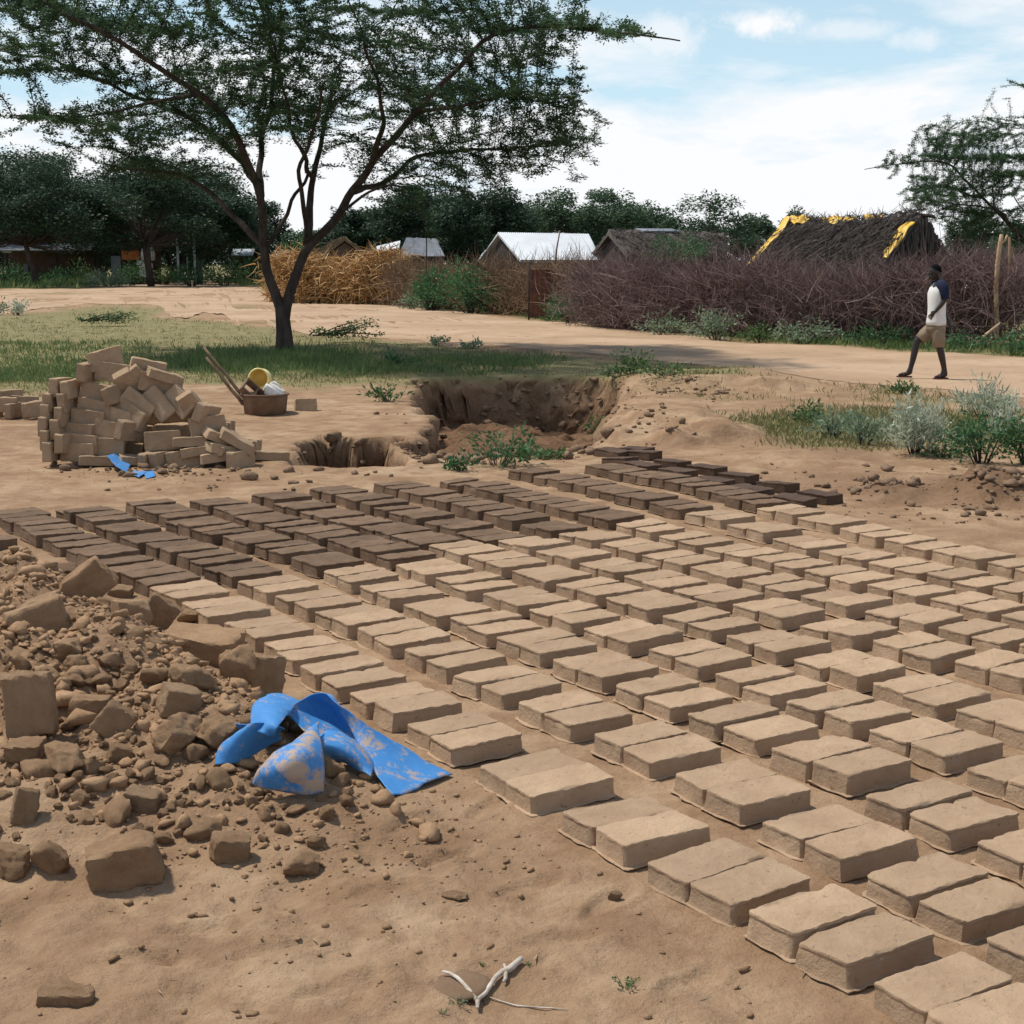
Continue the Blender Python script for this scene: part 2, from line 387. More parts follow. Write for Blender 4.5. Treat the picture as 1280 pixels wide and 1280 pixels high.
def build_ground():
    r1 = np.geomspace(1.4, 46, 780); r2 = np.geomspace(46, 5000, 70)[1:]; r = np.sort(np.concatenate([[.3, .8], r1, r2, np.arange(21.3, 24.2, .035), np.arange(13.9, 14.9, .03), np.arange(16, 19, .06)]))
    tf = np.linspace(R(-24), R(24), 290); t = np.concatenate([np.linspace(R(-180), R(-24), 40)[:-1], tf, np.linspace(R(24), R(180), 40)[1:]])
    TT, RR = np.meshgrid(t, r); X = RR*np.sin(TT); Y = RR*np.cos(TT)
    Z = gh(X, Y); Z = np.where(RR > 300, 0, Z)
    # undercut and layered faces of the diggings
    wx, wy = pitness(X, Y); cv = np.maximum(carve(wx, wy, PIT, 1)*sm(Y, 12.8, 14.5), carve(wx, wy, HOLE, 1))
    face = np.clip(cv*6, 0, 1)*np.clip((1.15-cv)*4, 0, 1)
    X0, Y0 = X, Y
    Y = Y+face*(.16*fbm(X*.9, Z*8, 4, 140)+.05*fbm(X*5, Z*18, 3, 141)); X = X+face*(.10*fbm(Y0*.9, Z*8, 4, 142)+.04*fbm(Y0*5, Z*14+X0*2, 3, 143))
    V = np.stack([X, Y, Z], -1).reshape(-1, 3); m = len(t); n = len(r); X, Y = X0, Y0
    i, j = np.meshgrid(np.arange(n-1), np.arange(m-1), indexing='ij'); a = (i*m+j).ravel()
    Q = np.stack([a, a+1, a+m+1, a+m], 1)
    o = np_mesh('ground', V, Q, 'ground', smooth=True)
    me = o.data
    g = grass_mask(X, Y)
    g = np.where((RR > 60) & (road_dist(X, Y) > 3), np.maximum(g, .9), g)
    hp = np.minimum(heap(X, Y)*6, 1)
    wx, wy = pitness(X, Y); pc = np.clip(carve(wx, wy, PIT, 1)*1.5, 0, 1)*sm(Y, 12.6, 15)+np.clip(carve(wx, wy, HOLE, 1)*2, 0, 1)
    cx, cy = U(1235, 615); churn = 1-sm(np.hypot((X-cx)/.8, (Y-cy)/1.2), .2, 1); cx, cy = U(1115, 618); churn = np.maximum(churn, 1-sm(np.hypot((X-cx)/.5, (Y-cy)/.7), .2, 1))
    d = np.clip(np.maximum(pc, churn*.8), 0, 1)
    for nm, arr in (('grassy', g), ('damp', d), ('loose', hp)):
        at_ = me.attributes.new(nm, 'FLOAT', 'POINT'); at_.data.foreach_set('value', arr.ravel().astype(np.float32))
    tag(o, kind='structure')
    return o
def ground_mat():
    m, nt, b = new_mat('bare_earth'); v = coords(nt, 'Object')
    def A(n):
        k = nt.nodes.new('ShaderNodeAttribute'); k.attribute_name = n; return k.outputs['Fac']
    n1 = noise(nt, v, .55, 7, .62, .3); n2 = noise(nt, v, 3.2, 8, .68, .3); n3 = noise(nt, v, 22, 6, .7); n4 = noise(nt, v, 90, 4, .7)
    c = ramp(nt, n1, [(.32, (.26, .166, .10)), (.50, (.37, .248, .154)), (.68, (.455, .326, .213))])
    c = mixc(nt, ramp(nt, n2, [(.42, 0.0), (.60, .75)]), c, (.235, .143, .083))
    c = mixc(nt, ramp(nt, n2, [(.30, .7), (.42, 0.0)]), c, (.45, .325, .215))
    c = mixc(nt, ramp(nt, n3, [(.60, 0.0), (.72, .55)]), c, (.19, .118, .072))
    c = mixc(nt, ramp(nt, n4, [(.66, 0.0), (.78, .5)]), c, (.52, .42, .31))
    lo = ramp(nt, n3, [(.35, (.22, .135, .080)), (.65, (.34, .222, .135))])
    c = mixc(nt, math_n(nt, 'MULTIPLY', A('loose'), .85), c, lo)
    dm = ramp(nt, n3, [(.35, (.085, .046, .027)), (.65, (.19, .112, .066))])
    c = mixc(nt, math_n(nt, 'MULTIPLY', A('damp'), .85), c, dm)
    gr = ramp(nt, n2, [(.32, (.115, .13, .048)), (.5, (.205, .19, .09)), (.68, (.32, .26, .145))])
    gf = math_n(nt, 'MULTIPLY', A('grassy'), ramp(nt, n3, [(.25, .55), (.55, 1.0)]))
    c = mixc(nt, gf, c, gr)
    nt.links.new(c, b.inputs['Base Color']); b.inputs['Roughness'].default_value = .96; b.inputs['Specular IOR Level'].default_value = .1
    p = bump(nt, b, n3, .9, .024); p = bump(nt, b, noise(nt, v, 140, 5, .75), .5, .005, p)
    return m
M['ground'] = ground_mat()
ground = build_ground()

def build_road():
    n = 260; mth = 22; k = np.linspace(0, len(ROAD)-1, n); idx = np.arange(len(ROAD))
    def spl(P):
        P = np.array(P); o = []
        for d in range(2):
            y = np.interp(k, idx, P[:, d]); 
            ker = np.ones(9)/9; yp = np.pad(y, 4, mode='edge'); o.append(np.convolve(yp, ker, 'valid'))
        return np.stack(o, 1)
    a, b = spl(RN), spl(RF)
    w = np.linspace(0, 1, mth)
    wob = .10*fbm(k*2.4, k*0+3, 4, 90)[:, None]; wob2 = .08*fbm(k*2.1, k*0+9, 4, 91)[:, None]
    ww = w[None]*(1+wob2)+wob*(1-w[None])
    X = a[:, :1]*(1-ww)+b[:, :1]*ww; Y = a[:, 1:]*(1-ww)+b[:, 1:]*ww
    lift = .012*np.minimum(1, np.minimum(w, 1-w)*8)[None]+.006
    Z = gh(X, Y)+lift-.03*np.exp(-((w[None]-.33)/.06)**2)-.03*np.exp(-((w[None]-.68)/.06)**2)
    Z = np.maximum(Z, gh(X, Y)+.006)
    V = np.stack([X, Y, Z], -1).reshape(-1, 3)
    i, j = np.meshgrid(np.arange(n-1), np.arange(mth-1), indexing='ij'); q = (i*mth+j).ravel()
    m, nt, bb = new_mat('road_earth'); v = coords(nt)
    n1 = noise(nt, v, .35, 6, .6, .4); n2 = noise(nt, v, 3, 7, .7)
    c = ramp(nt, n1, [(.32, (.33, .225, .145)), (.5, (.42, .295, .195)), (.7, (.49, .36, .25))])
    c = mixc(nt, ramp(nt, n2, [(.52, 0.0), (.66, .5)]), c, (.31, .205, .13))
    nt.links.new(c, bb.inputs['Base Color']); bb.inputs['Roughness'].default_value = .97; bb.inputs['Specular IOR Level'].default_value = .1
    bump(nt, bb, n2, .5, .04)
    o = np_mesh('dirt_road', V, np.stack([q, q+mth, q+mth+1, q+1], 1), m, smooth=True); tag(o, kind='structure')
build_road()
# ------------------------------------------------------------------ mud bricks
BL, BW, BH = .306, .167, .072
def brick_mesh(name, seed, worn=0.0, skirt=True):
    r = np.random.default_rng(seed); n = 56; skirt = skirt and r.random() < .85
    # rounded rectangle outline
    per = []
    hx, hy, c = BL/2*(1+r.uniform(-.03, .03)), BW/2*(1+r.uniform(-.04, .04)), .008
    corners = [(hx, hy), (-hx, hy), (-hx, -hy), (hx, -hy)]
    sk = r.uniform(-.006, .006, (4, 2))
    for k in range(4):
        x, y = corners[k][0]+sk[k][0], corners[k][1]+sk[k][1]; x2, y2 = corners[(k+1) % 4][0]+sk[(k+1) % 4][0], corners[(k+1) % 4][1]+sk[(k+1) % 4][1]
        m = 18 if k % 2 == 0 else 10
        L = math.hypot(x2-x, y2-y)
        for j in range(m):
            t = c/L+(1-2*c/L)*(j/(m-1)); per.append((x+(x2-x)*t, y+(y2-y)*t))
    P = np.array(per); n = len(P); out = unit(P/np.array([BL*.5, BW*.5])**2*.01)
    ang = np.arange(n)/n*40
    def wob(s, k=1.0): return vnoise(ang*k+seed*3.1, np.full(n, s*7.7+seed))
    hv = BH*(1+r.uniform(-.07, .09)); tlx, tly = r.uniform(-.012, .012, 2)
    flare = r.uniform(0, .010); slump = r.normal(size=2)*.0035; chip = np.zeros(n)
    for _ in range(r.integers(1, 5)):
        c0 = r.integers(0, n); dd = np.abs((np.arange(n)-c0+n//2) % n-n//2); chip = np.maximum(chip, r.uniform(.003, .012)*np.exp(-(dd/r.uniform(.8, 2.6))**2))
    lipk = max(0, r.normal(.4, .6)); rings = []
    prof = ([(0, -.004, .001), (.0035, -.002, .001), (.0065, .011, .008), (.0085, .010, .008), (.0105, .0015, .002)] if skirt else [(0, .001, .001), (.002, .001, .001), (.004, .001, .001), (.006, .001, .001), (.010, .001, .001)])+[(.020, 0, .001), (.038, -.0005, .001), (.054, -.0010-.0015*lipk, .0012), (.060, -.0008-.0028*lipk, .0013), (.0635, .0006, .0015), (.069, .0008, .0016), (.0715, -.0006, .0016)]
    for i, (z, o, a) in enumerate(prof):
        w = wob(i if i > 3 else 0, .8 if i < 4 else 1.6)+(.7*wob(i+60, 5.5) if i > 3 else 0)
        fl = flare*(1-z/BH)**1.5
        q = P+out*(o+a*w+fl*(.6+.8*wob(70, .35)))[:, None]+slump*(z/BH)
        if i > 6: q = q-out*(chip*((i-6)/5))[:, None]
        zz = np.full(n, z*hv/BH)
        if i in (2, 3) and skirt: zz = zz+np.maximum(0, .006*wob(40, .5))
        if i > 7: zz = zz+.0016*wob(50, .9)+.0016*wob(51, 3.3)+.0012*wob(52, 7)-chip*.5
        zz = zz+(q[:, 0]*tlx+q[:, 1]*tly)*(z/BH)
        rings.append(np.column_stack([q, zz]))
    top = rings[-1]
    for s in (.965, .90, .78, .6, .4, .2):
        q = top[:, :2]*s
        zz = hv-.0005+.0060*fbm(q[:, 0]*14+seed*5, q[:, 1]*14, 3, seed % 50)+.0022*vnoise(q[:, 0]*60+seed, q[:, 1]*60)+q[:, 0]*tlx+q[:, 1]*tly
        if s > .95: zz = .5*zz+.5*top[:, 2]
        rings.append(np.column_stack([q, zz]))
    if worn:
        for k, rg in enumerate(rings):
            d = .012*worn*fbm(rg[:, 0]*9+seed, rg[:, 1]*9+rg[:, 2]*20, 3, 77)
            rg[:, :2] *= (1+d*2)[:, None]*(1-.04*worn*max(0, (k-9))/3 if k < 12 else 1-.04*worn); rg[:, 2] += d*(rg[:, 2]/BH)
    V = np.concatenate(rings+[np.array([[0, 0, hv+tlx*0]])]+[np.array([[0, 0, 0.0]])]); k = len(rings); f = []
    for i in range(k-1):
        for j in range(n):
            j2 = (j+1) % n; f.append((i*n+j, i*n+j2, (i+1)*n+j2, (i+1)*n+j))
    for j in range(n):
        f.append(((k-1)*n+j, (k-1)*n+(j+1) % n, k*n)); f.append(((j+1) % n, j, k*n+1))
    me = bpy.data.meshes.new(name); me.from_pydata([tuple(p) for p in V], [], f)
    bm = bmesh.new(); bm.from_mesh(me); bmesh.ops.recalc_face_normals(bm, faces=bm.faces); bm.to_mesh(me); bm.free()
    me.shade_smooth(); me.set_sharp_from_angle(angle=R(42)); return me
def brick_set(key, n, seed, mat, **kw):
    o = []
    for i in range(n):
        me = brick_mesh(key, seed+i, **kw); me.materials.append(M[mat]); o.append(me)
    return o
PALE = brick_set('mud_brick', 26, 100, 'pale'); DARK = brick_set('damp_mud_brick', 10, 200, 'dark'); WET = brick_set('wet_mud_brick', 6, 300, 'wet', skirt=False)
OLD = brick_set('stacked_mud_brick', 10, 400, 'mid', worn=1.0, skirt=False)

LINES = [
[(-10,640),(3,648.7),(25,661),(51,673.7),(82,686),(117.5,702.5),(151,716),(187.5,731),(229,752.5),(280.5,779),(324.5,802.5),(376,834),(434,864),(504,900),(601,955),(702,1014),(807.5,1076),(932,1138),(1088.5,1227)],
[(70,636),(94.5,642.5),(119.5,655.5),(146,670),(184.5,679.5),(221,692.5),(257.5,707.5),(299.5,725),(345,744),(394,761),(445,785),(504,812.5),(566,844),(641,876),(742.5,916),(839,967.5),(954,1024),(1080,1092),(1238.5,1173.6)],
[(156,629),(180.5,639),(207.5,652),(242,661),(274,667.5),(320,679),(360,696),(402.5,712.5),(449.5,732.5),(503.5,754),(562,773.5),(620,796),(690.5,824),(767.5,856),(865,890),(965.5,935.5),(1082.5,997.5),(1215,1050)],
[(236,625),(266,632.5),(294,644),(329.5,655),(366,664),(407,672),(450,686),(495,704),(544,722.5),(601,741),(659,760),(730,782),(810,811),(889,842.5),(985,875.5),(1086,911),(1206,957.5)],
[(314.5,617.5),(343,627.5),(375,637.5),(409,647.5),(449,657.5),(490,670),(532.5,681),(586,696),(640,711),(694,729),(757.5,747),(827.5,767.5),(907.5,794),(995,822.5),(1087.5,852.5),(1195,887.5)],
[(387.5,610),(419,619),(449.5,627.5),(485,639),(530,651),(570.5,666),(619.5,674),(669,687.5),(723,701.5),(780,719),(837.5,736),(917.5,754),(997.5,780.5),(1086,801),(1191,824)],
[(466,605),(497,611),(527.5,620.5),(562.5,630),(603,640),(649.5,655),(699,667.5),(748,677),(801,694),(861,705),(926,725),(997.5,741.5),(1085,764.5),(1172.5,782.5),(1274,802)],
[(549.5,602),(578,605),(609,612.5),(644,620),(681,630),(720.5,640.5),(769,653.5),(824.5,669),(880,682.5),(940,697.5),(1006,713),(1082.5,730),(1160,747.5),(1252.5,767.5)],
[(635.5,587.5),(665.5,592.5),(699,601),(732,607.5),(766.5,617),(810.5,627.5),(859.5,640),(911,656),(961,672),(1024,687),(1084,702.5),(1159,717.5),(1240,732.5)],
[(730,581.5),(760,589),(796,594),(831,600),(867.5,611),(906,621),(947,632.5),(995,646),(1050,660),(1101,674),(1165,687.5),(1234,702.5)]]
NDARK = [7, 7, 7, 7, 6, 6, 6, 6, 6, 6]
def place_brick(me, name, x, y, z, a, label, cat, group, tilt=(0, 0)):
    o = bpy.data.objects.new(name, me); COL.objects.link(o); o.location = (x, y, z)
    o.rotation_euler = (tilt[0], tilt[1], a); tag(o, label, cat, group); return o
for li, line in enumerate(LINES):
    W = np.array([U(x, y, BH) for x, y in line])
    for k in range(len(W)):
        # the laid line eases the small wobble of each pair
        p = W[k]
        if 0 < k < len(W)-1: p = .6*W[k]+.2*(W[k-1]+W[k+1])
        t = (W[min(k+2, len(W)-1)]-W[max(k-2, 0)]); lane = math.atan2(t[1], t[0])+math.pi/2
        a = .35*lane+.65*R(33.5)+R(random.gauss(0, 1.1)); a = a+R(2.0)*(k < 7)
        Ld = np.array([math.cos(a), math.sin(a)]); Wd = np.array([math.sin(a), -math.cos(a)])
        gap = random.uniform(.006, .016)
        pitch = np.hypot(*(W[k+1]-W[k])) if k+1 < len(W) else .44
        ws = min(1.0, (pitch-.004)/(2*BW+gap))
        for h in (0, 1):
            c = p+Ld*BL/2+Wd*(BW*ws*(.5+h)+gap*h*ws)+Ld*random.uniform(-.008, .008)
            dark = k < NDARK[li]
            me = random.choice(DARK if dark else PALE)
            half = 'near' if h else 'far'
            if dark: lb = f'dark damp brick, {half} half of {nth(k+1)} pair from far end, {nth(li+1)} row from the rubble'
            else: lb = f'pale dry brick, {half} half of {nth(len(W)-k)} pair from camera, {nth(li+1)} row from the rubble'
            o = place_brick(me, 'damp_mud_brick' if dark else 'mud_brick', c[0], c[1], np.mean([gz(*(c+Ld*i*.14+Wd*j*.07)) for i, j in ((0, 0), (1, 1), (-1, 1), (1, -1), (-1, -1))])-.003, a+R(random.gauss(0, .9))+(math.pi if random.random() < .5 else 0), lb,
                            'mud brick', 'dark damp bricks drying in rows' if dark else 'pale dry bricks laid out in rows', (R(random.gauss(0, .7)), R(random.gauss(0, .5))))
            o.scale = (random.uniform(.97, 1.03), ws*random.uniform(.96, 1.02), random.uniform(.94, 1.08))
# the short far row of wet bricks, laid the other way round
WETP = [((757, 560), (784, 558)), ((767, 568), (790, 563)), ((797, 576), (828, 573)), ((838, 583), (870, 580)), ((880, 594), (908, 590)), ((929, 605), (957, 600)), ((978, 616), (1010, 612))]
for k, pr in enumerate(WETP):
    for h, (px, py) in enumerate(pr):
        x, y = U(px, py, BH); a = R(-50+random.gauss(0, 3))
        c = np.array([x, y])+np.array([math.cos(a), math.sin(a)])*BL*.45+np.array([math.sin(a), -math.cos(a)])*BW*.3
        if h: c = c+np.array([.03, .05])
        place_brick(WET[(k*2+h) % 6], 'wet_mud_brick', c[0], c[1], gz(*c)-.003, a, f'wet blackish brick, {"right" if h else "left"} half of {nth(k+1)} pair from the pit, short farthest row', 'mud brick',
                    'wet blackish bricks in the short far row', (R(random.gauss(0, 2)), R(random.gauss(0, 2))))
x, y = U(-16, 672, BH)
place_brick(DARK[3], 'damp_mud_brick', x, y, gz(x, y), R(34), 'dark damp brick cut off by the left edge of the photo', 'mud brick', 'dark damp bricks drying in rows')

# ------------------------------------------------------------------ tumbled brick pile
ZS = 2.4615
PILE = [ # zoom x, y, mode, tilt, yaw
(325,72,'E',-14,10),(345,112,'E',8,-12),(270,112,'X',8,80),(455,104,'E',14,20),(505,122,'F',22,30),
(185,158,'X',4,82),(226,165,'X',-3,75),(300,176,'E',10,-8),(366,178,'X',-16,60),(396,152,'E',62,30),(432,142,'E',52,20),(482,146,'E',14,15),
(165,202,'X',2,80),(214,202,'X',-4,78),(292,225,'E',10,-10),(425,208,'E',36,-10),(488,208,'E',48,-14),(556,204,'E',44,-20),(596,222,'E',58,24),(634,240,'X',24,70),
(160,236,'X',0,82),(206,245,'X',4,76),(270,256,'E',7,-12),(350,248,'E',20,-8),(402,240,'E',34,-18),(638,276,'E',-8,14),
(156,275,'X',2,80),(192,282,'X',-2,80),(240,298,'E',5,-14),(340,292,'E',12,-6),(402,292,'X',18,60),(500,322,'E',-2,6),(586,324,'F',-2,8),
(160,315,'X',0,82),(206,328,'X',3,78),(250,330,'E',4,-14),(326,344,'E',3,-4),(680,312,'F',28,30),(728,322,'F',34,20),(655,340,'F',18,-20),
(166,352,'X',2,80),(240,358,'E',2,-12),(300,382,'F',2,4),(424,380,'F',8,25),(466,388,'X',0,74),(503,384,'X',-4,70),(566,382,'E',-7,16),(670,372,'F',-6,20),(690,345,'F',12,40),(740,384,'X',0,66),(610,352,'F',-10,10)]
PILE += [(835,366,'F',3,12)]
rows = {}
order = sorted(range(len(PILE)), key=lambda i: PILE[i][1])
layer = {}
for rank, i in enumerate(order): layer[i] = 0
bands = [0, 135, 190, 222, 262, 300, 334, 365, 999]
for b in range(8):
    ids = sorted([i for i in range(len(PILE)) if bands[b] <= PILE[i][1] < bands[b+1]], key=lambda i: PILE[i][0])
    for j, i in enumerate(ids): layer[i] = (b+1, j+1, len(ids))
BASEY = 12.55
def pile_rot(mode, tilt, yaw):
    r = Matrix.Rotation(R(yaw), 3, 'Z')
    if mode in 'EX': r = r@Matrix.Rotation(R(90), 3, 'X')
    return Matrix.Rotation(R(tilt), 3, 'Y')@r
for i, (zx, zy, mode, tilt, yaw) in enumerate(PILE):
    px, py = zx/ZS, 420+zy/ZS
    upy = max(0, 575-py)
    Y = BASEY+upy/146*.42
    if i == len(PILE)-1: Y = U(px, py+6)[1]
    p = at(px, py, Y)
    me = OLD[(i*7+3) % 10]
    o = bpy.data.objects.new('stacked_mud_brick', me); COL.objects.link(o)
    rm = pile_rot(mode, tilt, yaw+random.uniform(-4, 4)); o.matrix_world = Matrix.Translation(p-rm@Vector((0, 0, BH/2)))@rm.to_4x4()
    if i == len(PILE)-1: lb = 'dry brick lying alone on the sand to the right of the tumbled pile'
    else:
        b, j, nn = layer[i]
        w = {'E': 'dry brick on its long edge', 'X': 'dry brick showing its end', 'F': 'dry brick lying flat'}[mode]
        lb = f'{w}, {nth(j)} from left, {nth(b)} layer down the tumbled pile'
    tag(o, lb, 'mud brick', 'bricks of the tumbled pile')
# bricks inside and behind that carry the visible ones
cnt = 0
for ly in range(6):
    z = .075+ly*.15
    x0, x1 = -3.86+.07*ly, -2.55-.235*ly
    for rr in range(3):
        k = 0; x = x0
        while x < x1:
            Y = BASEY+.30+rr*.17+ly*.10
            o = bpy.data.objects.new('stacked_mud_brick', OLD[(cnt*3+rr) % 10]); COL.objects.link(o)
            rm = pile_rot('E', random.uniform(-5, 5), random.uniform(-9, 9))
            o.matrix_world = Matrix.Translation(Vector((x+.15, Y, z+gz(x, Y)))-rm@Vector((0, 0, BH/2)))@rm.to_4x4()
            k += 1; cnt += 1
            tag(o, f'inner brick, {nth(k)} from left, {nth(ly+1)} course up, {["front", "middle", "back"][rr]} rank inside tumbled pile', 'mud brick', 'bricks of the tumbled pile')
            x += .325
# the low stack at the left edge
for k, (px, py, mode, tilt, yaw) in enumerate([(19, 513, 'X', 2, 75), (42, 512, 'X', -3, 66), (4, 506, 'E', 3, 10), (12, 497, 'E', -2, 5), (-14, 512, 'E', 0, -8), (-10, 498, 'F', 3, 20), (30, 499, 'F', 4, 14)]):
    p = at(px, py, 16.6+(.22 if py < 505 else 0)); o = bpy.data.objects.new('stacked_mud_brick', OLD[k]); COL.objects.link(o)
    rm = pile_rot(mode, tilt, yaw); o.matrix_world = Matrix.Translation(p-rm@Vector((0, 0, BH/2)))@rm.to_4x4()
    tag(o, f'dry brick, {nth(k+1)} of the low stack at the left edge, {"standing on end" if mode == "X" else "laid lengthwise"}', 'mud brick', 'low stack at the left edge')
x, y, z = on_ground(382, 513)
o = place_brick(OLD[2], 'stacked_mud_brick', x, y+.03, z+.06, R(12), 'lone worn brick on the sand right of the muddy basin', 'mud brick', None, (R(84), 0)); o.scale = (.85, .9, 1.2)

# ------------------------------------------------------------------ clods and rubble
def lump(D, s, seed):
    a = fbm(D[:, 0]*s+seed*1.3, D[:, 1]*s-seed, 3, seed % 50); b = fbm(D[:, 1]*s+seed, D[:, 2]*s+seed*.7, 3, (seed+7) % 50); c = fbm(D[:, 2]*s-seed, D[:, 0]*s+3.3, 3, (seed+13) % 50)
    return (a+b+c)*.75
def clod_mesh(name, seed, cuts=16, rough=.10, lo_=.62, sub=3):
    r = np.random.default_rng(seed)
    bm = bmesh.new(); bmesh.ops.create_icosphere(bm, subdivisions=sub, radius=1)
    nn = unit(r.normal(size=(cuts, 3))); dd = r.uniform(lo_, 1.0, cuts)
    V = np.array([v.co[:] for v in bm.verts]); D = unit(V)
    dots = D@nn.T; rad = np.where(dots > .05, dd[None]/np.maximum(dots, .05), 9).min(1); rad = np.minimum(rad, 1.25)
    k = rad*(1+1.3*rough*lump(D, 2.6, seed)+.7*rough*lump(D, 5.5, seed+3)+(.6*rough*lump(D, 8, seed+5) if sub > 1 else 0))
    Vn = D*k[:, None]
    for v, p in zip(bm.verts, Vn): v.co = p
    me = bpy.data.meshes.new(name); bm.to_mesh(me); bm.free(); me.shade_smooth(); me.set_sharp_from_angle(angle=R(50)); return me
def slab_clod(name, seed, sub=3):
    """broken brick: a box with chipped faces"""
    r = np.random.default_rng(seed)
    bm = bmesh.new(); bmesh.ops.create_icosphere(bm, subdivisions=sub, radius=1)
    V = np.array([v.co[:] for v in bm.verts]); D = unit(V)
    nn = np.vstack([np.eye(3), -np.eye(3), unit(r.normal(size=(5, 3)))]); dd = np.concatenate([r.uniform(.72, .82, 6), r.uniform(.9, 1.12, 5)])
    dots = D@nn.T; rad = np.where(dots > .05, dd[None]/np.maximum(dots, .05), 9).min(1)
    k = rad*(1+.09*lump(D, 2.4, seed)+.075*lump(D, 6, seed+5)+.035*lump(D, 14, seed+9))
    for v, p in zip(bm.verts, D*k[:, None]): v.co = p
    me = bpy.data.meshes.new(name); bm.to_mesh(me); bm.free(); me.shade_smooth(); me.set_sharp_from_angle(angle=R(50)); return me
BIGC = [ # px, py, width, height (px), kind, tilt, yaw, depth factor, label
(35,880,64,84,'s',-4,10,.5,'broken brick slab standing upright at the left edge of the rubble'),
(252,810,98,40,'s',6,-8,.8,'long cracked slab with dark shadow beneath, by the nearest brick row'),
(331,846,44,60,'s',8,25,.7,'upright blocky lump wedged between the long slab and the blue sheet'),
(291,840,44,54,'c',0,0,.8,'knobbly lump of earth between the long slab and an upright block'),
(152,1080,86,58,'s',-12,14,.8,'large tapered brick fragment at the front of the rubble'),
(215,919,66,50,'c',0,20,.9,'big rounded boulder-like clod left of the blue sheet'),
(272,913,46,44,'c',10,0,.9,'smooth rounded clod touching the blue sheet'),
(110,886,52,30,'s',3,0,.8,'blunt brick end lying right of the standing slab'),
(222,878,52,40,'s',18,30,.8,'squarish clod just above the big rounded clod'),
(237,852,46,36,'c',0,0,.9,'chunky clod under the long cracked slab'),
(192,846,40,26,'c',0,0,.9,'flattish crusty clod left of the chunky clod under the slab'),
(45,775,74,46,'s',-16,20,.7,'wide pale slab sloping at upper left of the rubble'),
(48,757,56,20,'s',-20,0,.6,'thin pale shard lying over the wide sloping slab'),
(108,735,72,46,'s',-38,10,.5,'pointed shard jutting up at the top of the rubble'),
(133,758,32,27,'c',0,0,.8,'small pale clod under the pointed shard'),
(162,772,46,36,'s',6,35,.8,'grey block leaning beside a pale wedge at the rubble top'),
(197,768,46,46,'s',-52,10,.6,'pale wedge leaning on the grey block'),
(82,812,42,34,'c',0,0,.9,'rounded pale lump below the wide sloping slab'),
(92,832,36,26,'c',0,10,.9,'lump tucked in front of the rounded pale lump'),
(80,950,52,46,'c',0,0,.9,'lumpy clod in front of the standing slab'),
(31,1006,32,46,'s',14,20,.7,'small brick stub standing near the left edge'),
(142,903,48,42,'s',-46,0,.5,'slanting shard left of the big rounded clod'),
(288,1060,50,34,'s',10,20,.8,'split clod on loose soil in front of the blue sheet'),
(377,1084,44,26,'c',0,0,.9,'flat-topped clod nearest the open ground'),
(66,1076,44,38,'c',0,0,.9,'dark lump left of the large tapered fragment'),
(14,1076,50,46,'c',0,0,.9,'lump cut by the left edge at the front of the rubble'),
(175,1001,44,26,'s',12,0,.8,'low slabby clod midway down the rubble'),
(412,961,30,26,'c',0,0,1,'smooth round stone-like lump beside the front blue flap'),
(30,940,46,26,'s',0,0,.9,'dark brick end under the standing slab'),
(72,722,46,20,'s',0,15,.8,'dark damp brick lying crosswise at the top of the rubble'),
(97,714,30,18,'s',-20,30,.8,'dark damp brick tilted against the last dark row'),
(80,1238,92,44,'s',4,6,.7,'half-buried broken slab alone at the lower left'),
(570,1121,28,8,'c',0,0,.9,'small flat crust on bare ground above the forked stick'),
(395,1052,24,18,'c',0,0,.9,'egg-sized lump right of the split clod'),
(206,1050,20,14,'c',0,0,.9,'nut-sized lump touching the large tapered fragment'),
(770,1120,16,14,'c',0,0,.9,'pebble-like crumb on bare ground below the nearest row'),
(150,740,30,16,'s',10,0,.8,'narrow chip beside the pointed shard'),
(240,770,34,20,'c',0,0,.8,'crumbly clod between the pale wedge and the first pale bricks'),
]
placed = []
for i, (px, py, w, h, kd, tilt, yaw, dep, lb) in enumerate(BIGC):
    x, y, z = on_ground(px, py+h*.42); D = math.hypot(x, y, CAMH-z); s = D/F
    me = (slab_clod if kd == 's' else clod_mesh)('clod', 500+i, sub=4); me.materials.append(M['clodwet' if 'dark damp' in lb else ('clodpale' if kd == 's' and i % 3 != 1 else 'clod')])
    o = bpy.data.objects.new('clod', me); COL.objects.link(o)
    norm = .78 if kd == 's' else .86
    k_ = .66 if 'half-buried' in lb else .90
    o.scale = (w*s/2/norm*k_, w*s/2*dep/norm*.9*k_, h*s/2/norm*k_)
    o.rotation_euler = Euler((R(random.uniform(-8, 8)), R(tilt), R(yaw)))
    o.location = (x, y+w*s*.2*dep, z+h*s*(-.02 if 'half-buried' in lb else .36))
    tag(o, lb, 'clod', 'clods of the rubble heap'); placed.append((px, py, max(w, h), lb))
